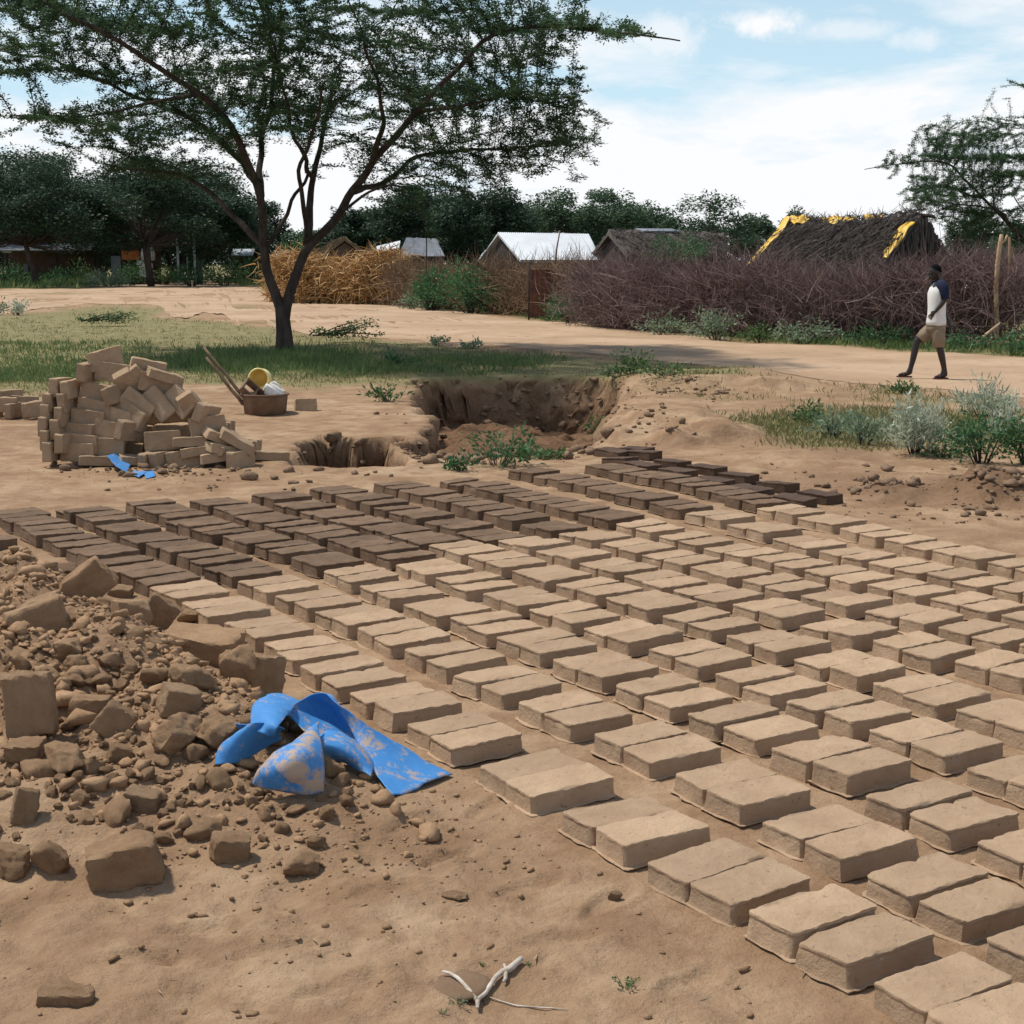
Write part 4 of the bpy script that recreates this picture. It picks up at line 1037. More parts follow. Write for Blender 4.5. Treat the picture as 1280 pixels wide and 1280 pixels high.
# ------------------------------------------------------------------ background trees
for i, (px, Y, top, w, lb, kw) in enumerate([
 (-30, 118, 178, 190, 'dark leafy tree at the left edge behind the shacks', dict(mat='leaf_dark', dens=2.0, low=.16)),
 (55, 108, 186, 190, 'dark broad tree over the long shack, second from the left edge', dict(mat='leaf_dark', dens=2.2, low=.2)),
 (128, 126, 196, 190, 'dark round tree just left of the white kiosk', dict(mat='leaf_dark', dens=2.2, low=.16)),
 (195, 112, 190, 200, 'dark tree rising directly over the white kiosk', dict(mat='leaf_dark', dens=2.2, low=.26)),
 (255, 122, 200, 170, 'dark tree behind the pale blue posts', dict(mat='leaf_dark', dens=2.0, low=.2)),
 (312, 132, 232, 120, 'lower dark tree just left of the acacia trunk', dict(mat='leaf_dark', dens=1.6, low=.12)),
 (-70, 150, 200, 220, 'far dark tree mostly cut off by the left edge', dict(mat='leaf_dark', dens=1.8, low=.12)),
 (160, 160, 214, 240, 'farther dark tree filling the gap behind the kiosk trees', dict(mat='leaf_dark', dens=2.2, low=.08)),
 (22, 135, 172, 230, 'tallest dark tree closing the skyline at the left edge', dict(mat='leaf_dark', dens=2.4, low=.1)),
 (105, 140, 182, 230, 'dark tree closing the skyline between shack and kiosk', dict(mat='leaf_dark', dens=2.4, low=.1)),
 (225, 138, 194, 220, 'dark tree closing the skyline above the pale posts', dict(mat='leaf_dark', dens=2.4, low=.1)),
 (570, 100, 222, 170, 'dark tree behind the two dense trees left of the white roof', dict(mat='leaf_dark', dens=2.2, low=.1)),
 (495, 110, 240, 150, 'dark tree behind the gap right of the small thatched hut', dict(mat='leaf_dark', dens=2.0, low=.1)),
 (770, 118, 232, 150, 'dusky green tree behind the grey hut ridge', dict(dens=1.8, low=.1)),
 (400, 120, 278, 90, 'small far tree seen behind the golden stalk fence', dict(dens=1.2, low=.15)),
 (460, 104, 256, 120, 'dusky tree above the small thatched hut', dict(mat='leaf_dark', dens=1.8, low=.12)),
 (528, 88, 226, 150, 'dense dark tree left of the white-roofed hut', dict(mat='leaf_dark', dens=2.2, low=.12)),
 (606, 84, 212, 150, 'tallest dense tree directly behind the white-roofed hut', dict(mat='leaf_dark', dens=2.2, low=.12)),
 (668, 100, 246, 110, 'mid-green tree behind the ridge of the white roof', dict(dens=1.8, low=.1)),
 (735, 92, 220, 150, 'green spreading tree between the white-roofed and grey huts', dict(dens=1.8, low=.12, mat='leaf_far')),
 (800, 108, 242, 110, 'lower green tree over the grey hut', dict(dens=1.7, low=.1)),
 (868, 98, 234, 120, 'feathery wind-swept tree at right end of the green group', dict(dens=.8, low=.3, lean=.12)),
 (905, 125, 268, 80, 'hazy small tree left of the long thatched hut', dict(dens=1.0, low=.15)),
 (938, 140, 256, 60, 'thin pale far tree just left of the yellow-patched roof', dict(dens=.6, low=.35)),
 (975, 150, 256, 70, 'thin far tree peeping over the yellow-patched ridge', dict(dens=.6, low=.3)),
 (1018, 160, 264, 80, 'low far tree line crown above the middle of the thatched ridge', dict(dens=.8, low=.2)),
 (1083, 130, 264, 26, 'tiny lone tree top above the thatched ridge', dict(dens=.35, low=.4, leaf=.16)),
 (1215, 74, 252, 130, 'green tree low behind the right acacia and the tall pole', dict(dens=1.5, low=.15)),
 (1290, 66, 262, 120, 'bushy tree at the right edge behind the brush fence', dict(dens=1.5, low=.12)),
 ]):
    Yt = Y; bg_tree('thorn_tree', px, Yt, top, w, lb, 40+i, leaf=kw.pop('leaf', .0021*Y+.03), **kw)
src = bpy.data.objects['acacia_tree']; z0 = gz(16.45, 46.0)
tw = src.copy(); COL.objects.link(tw); tw.location = (16.75, 46.0, z0-.03); tw.rotation_euler = (0, 0, R(172)); tw.scale = (.80, .80, .85)
tag(tw, 'flat-topped acacia at the right edge, its trunk outside the photo', 'tree')
for ch in src.children:
    c = ch.copy(); COL.objects.link(c); c.parent = tw
main_tree_done = True

# ------------------------------------------------------------------ shrubs
def shrub(name, px, base, w_px, h_px, mat, label, seed, Y=None, leaf=None, spiky=0.0, group='shrubs', n=None, cat='shrub', dens=1.0):
    r = np.random.default_rng(seed)
    if Y is None: x, y, z = on_ground(px, base)
    else:
        p = at(px, base, Y); x, y = p.x, Y; z = gz(x, y) if base > 345 else p.z
    s = math.hypot(x, y)/F; W, H = w_px*s, h_px*s
    lf = leaf or max(.035, min(.14, .0016*y+.03)); n = n or int(min(4200, max(160, dens*1.15*W*H/(lf*lf*.22))))
    T = empty(name, (x, y, z-.01)); tag(T, label, cat, group)
    stems = MB(); tips = []
    ns = 16
    for k in range(ns):
        a = r.uniform(0, 6.28); q = math.sqrt(r.random()); e = Vector((math.cos(a)*q*W*.5, math.sin(a)*q*W*.36, H*(1-.55*q*q)*r.uniform(.55, 1.08)))
        stems.tube([Vector((e.x*.18, e.y*.18, 0)), e*.5+Vector((0, 0, .1*H)), e], [max(.004, .014*H), max(.003, .009*H), .002], 4, cap=False); tips.append(e)
    tp = np.array([t_[:] for t_ in tips]); i = r.integers(0, ns, n); f = np.sqrt(r.random((n, 1)))*.85+.2
    C = tp[i]*f+r.normal(size=(n, 3))*np.array([W*.085, W*.085, H*.09]); C[:, 2] = np.abs(C[:, 2])
    D = unit(C*np.array([1, 1, .5])+r.normal(size=(n, 3))*W*.35+np.array([0, 0, W*.12]))
    if spiky: D = unit(D*(1-spiky)+np.array([0, 0, spiky])+r.normal(size=(n, 3))*.18)
    L = lf*r.uniform(.7, 1.5, n)*(1+spiky*1.4); Wd = lf*r.uniform(.3, .55, n)*(1-.6*spiky)
    V, Q = kites(C, D, L, Wd)
    stems.build('stems', 'twig', T, fix=False); np_mesh('foliage', V, Q, mat, T)
    return T
S = [
 ('bush', 715, 404, 78, 46, 'shrub_deep', 'bright green bush at the fence corner where brown meets purple brush', {}),
 ('bush', 590, 380, 100, 64, 'shrub_deep', 'tall green bush growing through the fence left of the white-roofed hut', dict(Y=51.4, dens=1.5)),
 ('bush', 538, 383, 64, 48, 'shrub_deep', 'dark green bush between the golden stalks and the tall green bush', dict(Y=54.2, dens=1.4)),
 ('bush', 545, 384, 56, 40, 'shrub_sage', 'dull sage bush at the right end of the golden stalks', dict(Y=55)),
 ('bush', 514, 387, 36, 20, 'shrub_sage', 'small greyish tuft bush at the foot of the golden stalks', {}),
 ('bush', 470, 380, 50, 12, 'shrub', 'low weeds under the middle of the golden stalks', {}),
 ('bush', 636, 388, 60, 26, 'shrub_sage', 'pale weedy bush left of the rusty door', {}),
 ('bush', 672, 391, 50, 26, 'shrub', 'light green bush in front of the rusty door', {}),
 ('bush', 780, 410, 60, 24, 'shrub_deep', 'dark green weeds at the left foot of the purple brush', {}),
 ('bush', 830, 419, 70, 26, 'shrub_sage', 'pale green weeds below the left third of the purple brush', {}),
 ('bush', 896, 425, 76, 36, 'shrub_sage', 'sage bush leaning on the purple brush, left of its middle', {}),
 ('bush', 950, 428, 60, 24, 'shrub', 'low green weeds at the middle of the purple brush', {}),
 ('bush', 1004, 430, 78, 32, 'shrub_sage', 'grey-green bush below the near gable of the thatched hut', {}),
 ('bush', 1098, 432, 92, 28, 'shrub_deep', 'deep green low bush just left of the walking person', {}),
 ('bush', 1206, 440, 60, 26, 'shrub_deep', 'deep green bush just right of the walking person', {}),
 ('bush', 1262, 444, 60, 30, 'shrub_deep', 'deep green bush at the foot of the tall pole', {}),
 ('bush', 850, 332, 92, 36, 'shrub_deep', 'green bush rising behind the purple brush before the grey hut', dict(Y=46)),
 ('bush', 372, 330, 40, 36, 'shrub_deep', 'green bush behind the fence seen through the acacia fork', dict(Y=90)),
 ('weed_shrub', 1040, 548, 66, 46, 'shrub_sage', 'sage weeds with whitish tips at the left of the weedy patch', {}),
 ('weed_shrub', 1078, 556, 70, 44, 'shrub_sage', 'sage weeds between the left tuft and the whitest plant', dict(spiky=.3)),
 ('weed_shrub', 1010, 530, 60, 26, 'shrub', 'low green weeds at the far left tip of the weedy patch', {}),
 ('white_shrub', 1142, 567, 108, 62, 'shrub_grey', 'whitest silvery plant in the middle of the weedy patch', dict(spiky=.3, dens=1.6)),
 ('white_shrub', 1228, 522, 92, 42, 'shrub_grey', 'silvery spiky plant at the back of the weedy patch', dict(spiky=.4, dens=1.5)),
 ('white_shrub', 1262, 552, 50, 44, 'shrub_grey', 'silvery plant close to the right edge', dict(spiky=.35, dens=1.4)),
 ('bush', 1226, 579, 96, 74, 'shrub_deep', 'largest deep green bush in front of the silvery plants', {}),
 ('bush', 1284, 580, 70, 66, 'shrub', 'green bush cut by the right edge beside the silvery plants', {}),
 ('bush', 1180, 572, 60, 22, 'shrub', 'low green weeds in front of the whitest silvery plant', {}),
 ('pit_plant', 622, 582, 104, 50, 'shrub_deep', 'dark green plant growing on the floor of the pit', {}),
 ('pit_plant', 575, 588, 40, 20, 'shrub_deep', 'small green tuft left of the plant on the pit floor', {}),
 ('pit_plant', 752, 540, 44, 26, 'shrub', 'light green tuft on the right slope of the pit', {}),
 ('pit_plant', 688, 574, 50, 16, 'shrub', 'low green weeds on the pit ramp right of the dark plant', {}),
 ('rim_plant', 486, 502, 56, 24, 'shrub', 'light green weeds on the left rim of the pit', {}),
 ('rim_plant', 792, 466, 52, 34, 'shrub', 'yellow-green rounded bush on the back rim of the pit', {}),
 ('rim_plant', 835, 472, 70, 18, 'shrub', 'low green weeds right of the rounded rim bush', {}),
 ('rim_plant', 772, 474, 44, 16, 'shrub', 'low green weeds left of the rounded rim bush', {}),
 ('rim_plant', 500, 458, 44, 20, 'shrub_deep', 'dark grass clump between the acacia and the pit', {}),
 ('rim_plant', 545, 432, 34, 12, 'shrub_sage', 'pale tuft by the road right of the cut branch', {}),
 ('rim_plant', 588, 436, 34, 12, 'shrub_sage', 'second pale tuft by the road right of the cut branch', {}),
 ('rim_plant', 1130, 492, 30, 18, 'shrub', 'green tuft at the road edge below the walking person', {}),
 ('weed_shrub', 22, 394, 40, 20, 'shrub_grey', 'whitish plant by the track at the left edge', {}),
 ('bush', -4, 394, 30, 22, 'shrub_deep', 'dark bush cut by the left edge beside the track', {}),
]
for i, (nm, px, b, w, h, mat, lb, kw) in enumerate(S): shrub(nm, px, b, w, h, mat, lb, 300+i, **kw)
for i, (px, b, w, h, mat, lb) in enumerate([
 (10, 352, 50, 34, 'shrub_deep', 'dark bush left of the long shack'), (62, 352, 50, 24, 'shrub_deep', 'green bush at the left part of the long shack'), (98, 354, 50, 30, 'shrub', 'lighter green bush before the shack doorway'),
 (135, 354, 46, 26, 'shrub_sage', 'greyish bush left below the kiosk'), (165, 353, 46, 30, 'shrub_deep', 'dark green bush directly before the kiosk'), (205, 352, 50, 26, 'shrub', 'green bush between kiosk and posts'),
 (240, 351, 46, 30, 'shrub_deep', 'dark bush at the foot of the pale posts'), (280, 350, 60, 30, 'shrub', 'wide green bush right of the pale posts'), (318, 350, 40, 34, 'shrub_deep', 'dark bush touching the acacia trunk in view'),
 (118, 358, 34, 14, 'shrub_sage', 'pale low clump on the verge left of the kiosk'), (148, 358, 30, 14, 'shrub_sage', 'pale low clump on the verge below the kiosk'), (40, 360, 50, 12, 'shrub', 'low weeds on the verge by the left edge')]):
    shrub('bush', px, b, w, h, mat, lb+', far left', 400+i, Y=112-6*(h < 20)+i % 3*3, leaf=.2, group='bushes before the shacks')
for i, (px, w, h, lb) in enumerate([(20, 90, 40, 'dark thicket behind the left end of the long shack'), (100, 80, 44, 'dark thicket behind the shack porch'), (165, 90, 46, 'dark thicket behind the kiosk'), (235, 90, 44, 'dark thicket behind the pale blue posts'), (300, 80, 46, 'dark thicket between the posts and the acacia trunk'), (345, 60, 40, 'dark thicket just behind the acacia trunk')]):
    shrub('thicket', px, 345, w, h, 'leaf_dark', lb+', far left', 450+i, Y=152+i % 2*4, leaf=.36, dens=3.5, group='thickets behind the shacks')

# cut thorn branches lying on the grass
def cut_branch(px, py, w_px, h_px, label, seed):
    r = np.random.default_rng(seed); x, y, z = on_ground(px, py); s = y/F; W, H = w_px*s, h_px*s
    T = empty('cut_branch', (x, y, z)); tag(T, label, 'cut branch', 'cut branches on the grass'); st = MB(); C = []; D = []
    for k in range(11):
        a = r.uniform(-1, 1); e = Vector((W*(.1+.42*r.random())*(1 if k % 4 else -1), r.uniform(-.4, .4)*W*.5, H*r.uniform(.3, 1.0)*(1-.3*abs(a)))); b0 = Vector((-W*.45+W*.5*r.random(), 0, H*.25))
        st.tube([b0, b0.lerp(e, .5)+Vector((0, 0, .08*H)), e], [.018, .011, .004], 5, cap=False)
        for _ in range(70):
            f = r.uniform(.35, 1.05); p = b0.lerp(e, f); C.append([p.x+r.normal()*.05, p.y+r.normal()*.05, max(.01, p.z+r.normal()*.04)]); D.append(r.normal(size=3)*np.array([1, 1, .4]))
    V, Q = kites(np.array(C), np.array(D), r.uniform(.05, .11, len(C)), r.uniform(.02, .04, len(C)))
    st.build('stems', 'twig', T, fix=False); np_mesh('foliage', V, Q, 'shrub', T)
cut_branch(428, 428, 92, 34, 'cut leafy thorn branch lying by the road just right of the acacia', 51)
cut_branch(138, 408, 84, 26, 'cut leafy thorn branch lying far out on the grass at left', 52)

# small seedlings
def seedling(px, py, w, n, mat, label, seed):
    r = np.random.default_rng(seed); x, y, z = on_ground(px, py); s = y/F*w
    T = empty('seedling', (x, y, z)); tag(T, label, 'seedling'); st = MB(); C = []; D = []
    for k in range(7):
        a = r.uniform(0, 6.28); e = Vector((math.cos(a)*s*.5, math.sin(a)*s*.4, s*r.uniform(.2, .5))); st.tube([Vector((0, 0, -.004)), e*.6, e], [.0012, .001, .0006], 4, cap=False)
        for f in np.linspace(.4, 1.0, n): C.append((np.array(e)*f+r.normal(size=3)*s*.04)); D.append(r.normal(size=3)*np.array([1, 1, .35])+np.array(e)/s)
    V, Q = kites(np.array(C), np.array(D), s*r.uniform(.12, .22, len(C)), s*r.uniform(.07, .12, len(C))); st.build('stems', 'grass_lush', T, fix=False); np_mesh('foliage', V, Q, mat, T)
seedling(781, 1236, 34, 6, 'shrub', 'tiny bright green seedling on bare ground below the brick rows', 1)
seedling(572, 1257, 26, 4, 'shrub_sage', 'tiny grey-green seedling beside the flat brown stone', 2)
seedling(553, 1268, 14, 4, 'shrub_sage', 'smallest grey-green seedling left of the stub of the forked stick', 3)
seedling(603, 1207, 10, 4, 'shrub_deep', 'speck of green behind the flat brown stone', 4)
seedling(660, 1207, 10, 4, 'shrub_deep', 'speck of green at the thick end of the forked stick', 5)

# ------------------------------------------------------------------ grass
def grass(name, n, region, hmin, hmax, wmin, mat, label, seed, dens=None):
    r = np.random.default_rng(seed); px = r.uniform(region[0], region[2], n); py = r.uniform(region[1], region[3], n)
    v = -(py-640)/F; u = (px-640)/F; t = -CAMH/(-sP+v*cP); X = u*t; Y = (cP+v*sP)*t
    w = np.hypot(X, Y)
    g = grass_mask(X, Y)*(.3+.9*np.clip(.5+1.6*fbm(X*.6, Y*.6, 3, 95), 0, 1))
    wx, wy = pitness(X, Y); g = np.where(carve(wx, wy, PIT, 1) > .04, 0, g)
    rd = inside(X+.5*fbm(X*.8, Y*.8, 3, 96), Y+1.0*fbm(X*.5, Y*.5, 3, 97), ROADPOLY); g = np.where(rd, 0, g)
    if dens is not None: g = g*dens(X, Y, px, py)
    k = r.random(n) < g; X, Y = X[k], Y[k]; m = len(X)
    B = 4
    X = np.repeat(X, B)+r.normal(size=m*B)*.05*(1+Y.repeat(B)*.012); Y = np.repeat(Y, B)+r.normal(size=m*B)*.05*(1+Y.repeat(B)*.012); Z = gh(X, Y)-.005
    C = np.column_stack([X, Y, Z]); D = r.normal(size=(m*B, 3))*np.array([.55, .55, .15])+np.array([0, 0, 1.0]); sc = 1+np.clip((Y-25)*.012, 0, 1.2)
    V, Q = kites(C, D, r.uniform(hmin, hmax, m*B)*sc, r.uniform(wmin, wmin*2, m*B)*sc)
    o = np_mesh(name, V, Q, mat); tag(o, label, 'grass', kind='stuff')
grass('grass', 17000, (-80, 366, 1360, 500), .03, .085, .008, 'grass', 'short dry olive grass between the brickyard and the road', 61)
grass('grass', 9000, (860, 480, 1360, 575), .04, .12, .008, 'grass', 'short grass among the weeds at right', 62)
grass('tall_grass', 6000, (185, 428, 500, 474), .12, .26, .010, 'grass_lush', 'lush green grass around the foot of the acacia', 63, lambda X, Y, px, py: .9*np.exp(-((px-345)/120)**4)*np.exp(-((py-456)/11)**2)*1.5)
grass('tall_grass', 3500, (470, 436, 720, 474), .08, .18, .010, 'grass_lush', 'green grass along the back rim of the pit', 64, lambda X, Y, px, py: np.exp(-((px-580)/100)**4)*np.exp(-((py-457)/9)**2)*1.2)
grass('tall_grass', 3000, (-40, 430, 190, 480), .07, .16, .010, 'grass_lush', 'green grass behind the tumbled brick pile', 65, lambda X, Y, px, py: .7+0*X)
grass('verge_grass', 24000, (370, 378, 1340, 470), .10, .26, .014, 'grass_lush', 'green grass on the far verge along the fences', 66, lambda X, Y, px, py: np.exp(-((py-(np.interp(px, [325, 380, 500, 640, 740, 900, 1060, 1280], [356, 375, 381, 394, 402, 422, 430, 443])))/5.5)**2)*1.4)
grass('verge_grass', 9000, (-60, 345, 330, 366), .15, .4, .03, 'grass_lush', 'green growth on the verge before the shacks', 67, lambda X, Y, px, py: np.exp(-((py-356)/5.0)**2))

# ------------------------------------------------------------------ fences
def strands(C, D, L, rad, bend, seed):
    """many thin three sided twigs, each bent over four points"""
    r = np.random.default_rng(seed); n = len(C); D = unit(D); S_ = unit(np.cross(D, r.normal(size=(n, 3)))); U_ = np.cross(D, S_); b = r.normal(size=(n, 1))*bend; b2 = r.normal(size=(n, 1))*bend
    pts = [C+D*L[:, None]*f+S_*(b*L[:, None]*f*f)+U_*(b2*L[:, None]*f*(f-.5)) for f in (0, .36, .7, 1.0)]
    V = np.empty((n, 12, 3))
    for i, p in enumerate(pts):
        q = rad[:, None]*(1, .85, .6, .25)[i]
        for k in range(3): V[:, i*3+k] = p+(S_*math.cos(k*2.094)+U_*math.sin(k*2.094))*q
    fs = []
    for i in range(3):
        for k in range(3): fs.append([i*3+k, i*3+(k+1) % 3, i*3+3+(k+1) % 3, i*3+3+k])
    Q = (np.arange(n)*12)[:, None, None]+np.array(fs)[None]; return V.reshape(-1, 3), Q.reshape(-1, 4)
def brush_fence(label, line, n, H, thick, mat, seed, rad=(.004, .011), cat='brush fence', group='brush fences', up=1.0, name='brush_fence'):
    r = np.random.default_rng(seed); P = np.array(line, float); seg = np.hypot(*np.diff(P, axis=0).T); cum = np.concatenate([[0], np.cumsum(seg)])
    def pos(s): return np.column_stack([np.interp(s, cum, P[:, 0]), np.interp(s, cum, P[:, 1])])
    s = r.uniform(0, cum[-1], n); q = pos(s); off = r.normal(size=(n, 2))*thick*.5
    hl = H*(1+.34*fbm(s*.8, s*0+seed, 4, 33)); zf = r.random(n)**.85
    z0 = gh(q[:, 0], q[:, 1])+zf*hl*.72
    wd = 1-.35*zf; C = np.column_stack([q+off*wd[:, None], z0-.02])
    D = r.normal(size=(n, 3))*np.array([1, 1, .5])+np.array([0, 0, up])*(.4+r.random((n, 1)))
    L = r.uniform(.35, 1.15, n)*np.minimum(1, (hl*1.12-zf*hl*.72)/np.maximum(.2, unit(D)[:, 2]).clip(.35)*.9)
    L = np.maximum(L, .2); rd = r.uniform(rad[0], rad[1], n)
    V, Q = strands(C, D, L, rd, .22, seed)
    T = empty(name, (P[0][0], P[0][1], 0)); tag(T, label, cat, group)
    o = np_mesh('twigs', V-np.array([P[0][0], P[0][1], 0]), Q, mat, T)
    return T, pos, cum[-1]
FA = [at(738, 400, 41.0), at(800, 408, 38.5), at(900, 416, 35.8), at(1000, 423, 33.6), at(1120, 428, 32.0), at(1300, 436, 30.4)]
FA = [(p.x, p.y+.8) for p in FA]
T, pos, ln = brush_fence('long purple-brown thorn brush fence in front of the thatched hut', FA, 19000, 2.02, 1.0, 'brush', 71)
# stakes and bare branches inside the brush
for k in range(26):
    s = ln*(k+.5+random.uniform(-.4, .4))/26; q = pos(np.array([s]))[0]; mb = MB(); b0 = Vector((q[0]-T.location.x+random.uniform(-.3, .3), q[1]-T.location.y-.35, -.05)); e = b0+Vector((random.uniform(-.5, .5), random.uniform(-.2, .1), random.uniform(1.0, 1.75)))
    m_ = b0.lerp(e, .5)+Vector((random.uniform(-.1, .1), 0, 0)); mb.tube([b0, m_, e], [.022, .016, .008], 6); mb.build('stake', 'brush_tan', T)
FB = [at(495, 384, 60.0), at(560, 388, 55.0), at(640, 393, 50.5), at(740, 402, 44.0)]; FB = [(p.x, p.y+.7) for p in FB]
brush_fence('mixed tan and brown brush fence under the white-roofed hut', FB, 7500, 1.95, .9, 'brush_tan', 72, rad=(.007, .016))
FC = [at(1185, 330, 60), at(1330, 330, 58)]; FC = [(p.x, p.y) for p in FC]
brush_fence('far bluish brush fence at the right behind the tall pole', FC, 2600, 2.4, 1.0, 'brush', 73, rad=(.01, .02))
# golden stalk fence
def stalk_fence():
    r = np.random.default_rng(81); a, b = at(338, 377, 66.0), at(505, 383, 61.0); n = 900; f = r.random(n); H = 2.0
    B = np.column_stack([a.x+(b.x-a.x)*f+r.normal(size=n)*.05, a.y+(b.y-a.y)*f+r.normal(size=n)*.45+.5, np.zeros(n)]); B[:, 2] = gh(B[:, 0], B[:, 1])
    hh = H*r.uniform(.6, 1.12, n)*(1+.10*np.sin(f*9)); D = r.normal(size=(n, 3))*.16+np.array([.05, 0, 1.0])
    V1, Q1 = strands(B, D, hh, r.uniform(.010, .018, n), .12, 82)
    k = 9; t_ = r.random((n*k, 1))*.9+.1; C = np.repeat(B, k, 0)+np.repeat(unit(D)*hh[:, None], k, 0)*t_; DD = r.normal(size=(n*k, 3))*np.array([1, 1, .6])+np.array([0, 0, -.15]); V2, Q2 = strands(C, DD, r.uniform(.3, .75, n*k), r.uniform(.018, .04, n*k), .55, 83)
    T = empty('stalk_fence', (a.x, a.y, 0)); tag(T, 'golden dry corn-stalk fence behind the acacia trunk', 'stalk fence'); o = np.array([a.x, a.y, 0])
    np_mesh('stalks', V1-o, Q1, 'corn', T); np_mesh('leaves', V2-o, Q2, 'corn', T)
stalk_fence()
# rusty door leaf in the fence
t = empty('rusty_door', (at(676, 380, 44.8).x, 45.6, 0)); tag(t, 'rusty brown metal door standing in the brush fence below the white roof', 'door'); mb = MB()
for k in range(9): mb.box((-.28+k*.07, (.012 if k % 2 else 0), .80), (.072, .02, 1.45))
mb.build('sheet', 'rust', t, smooth=False); mb = MB(); mb.tube([(-.35, -.02, 0), (-.36, -.02, 1.75)], .03, 7); mb.tube([(.35, -.02, 0), (.34, -.02, 1.6)], .03, 7); mb.build('frame', 'darkwood', t)
mb = MB(); mb.tube([at(694, 330, 44.5), at(696, 310, 44.5), at(700, 288, 44.6)], [.03, .025, .02], 6); o = mb.build('pole', 'brush_tan'); tag(o, 'thin leaning stick poking up before the white roof', 'pole')
# tall pale pole and friends
mb = MB(); mb.tube([at(1246, 436, 30.9), at(1246, 400, 30.9), at(1245, 360, 30.9), at(1247, 330, 30.9), at(1250, 305, 30.9), at(1252, 293, 30.9)], [.046, .05, .05, .048, .043, .038], 9); mb.tube([at(1250, 306, 30.9), at(1257, 299, 30.9), at(1259, 294, 30.9)], [.03, .026, .022], 7)
o = mb.build('pole', 'pole'); tag(o, 'tall pale debarked pole standing in the brush fence at right', 'pole')
mb = MB(); mb.tube([at(1264, 440, 31.2), at(1262, 360, 31.2), at(1262, 296, 31.2)], [.04, .035, .03], 7); o = mb.build('pole', 'brush_tan'); tag(o, 'thinner grey pole just right of the tall pale pole', 'pole')
mb = MB(); mb.tube([at(1218, 434, 30.0), at(1230, 420, 30.1), at(1250, 404, 30.2)], [.035, .03, .02], 7); o = mb.build('stick', 'pole'); tag(o, 'pale stick leaning at the fence foot right of the walking person', 'stick')
# ------------------------------------------------------------------ huts
def roof_slab(A, B, C_, D_, thick, n=26, m=14, sag=.0, rough=.05, seed=0):
    """roof surface A-B ridge, D-C eave, given thickness and an uneven face"""
    A, B, C_, D_ = map(Vector, (A, B, C_, D_)); nrm = (B-A).cross(D_-A).normalized()
    if nrm.z < 0: nrm = -nrm
    top = []; bot = []
    for i in range(n):
        u = i/(n-1); a = A.lerp(B, u); b = D_.lerp(C_, u); r1 = []; r2 = []
        for j in range(m):
            v = j/(m-1); p = a.lerp(b, v); p.z -= sag*4*u*(1-u)*(1-.5*v); k = rough*(float(vnoise(u*n*.8+seed, v*m*.55+seed))+.6*float(vnoise(u*n*1.9+seed, v*m*1.3)))
            r1.append(p+nrm*k); r2.append(p-nrm*(thick))
        top.append(r1); bot.append(r2)
    mb = MB(); mb.grid(top); mb.grid(bot)
    e = lambda x, y: mb.grid([x, y])
    e(top[0], bot[0]); e(top[-1], bot[-1]); e([r[0] for r in top], [r[0] for r in bot]); e([r[-1] for r in top], [r[-1] for r in bot])
    return mb
def thatch_straws(A, B, C_, D_, n, seed, L=(.35, .9), lift=.05):
    r = np.random.default_rng(seed); A, B, C_, D_ = (np.array(q[:]) for q in (A, B, C_, D_)); u = r.random((n, 1)); v = r.random((n, 1))
    P = (A*(1-u)+B*u)*(1-v)+(D_*(1-u)+C_*u)*v; dn = (D_-A)[None]*np.ones((n, 1)); nr = np.cross(B-A, D_-A); nr = nr/np.linalg.norm(nr); nr = nr*np.sign(nr[2])
    D = unit(dn)+r.normal(size=(n, 3))*.22+nr*.05; P = P+nr*r.uniform(0, lift, (n, 1)); return strands(P, D, r.uniform(*L, n), r.uniform(.008, .02, n), .12, seed)
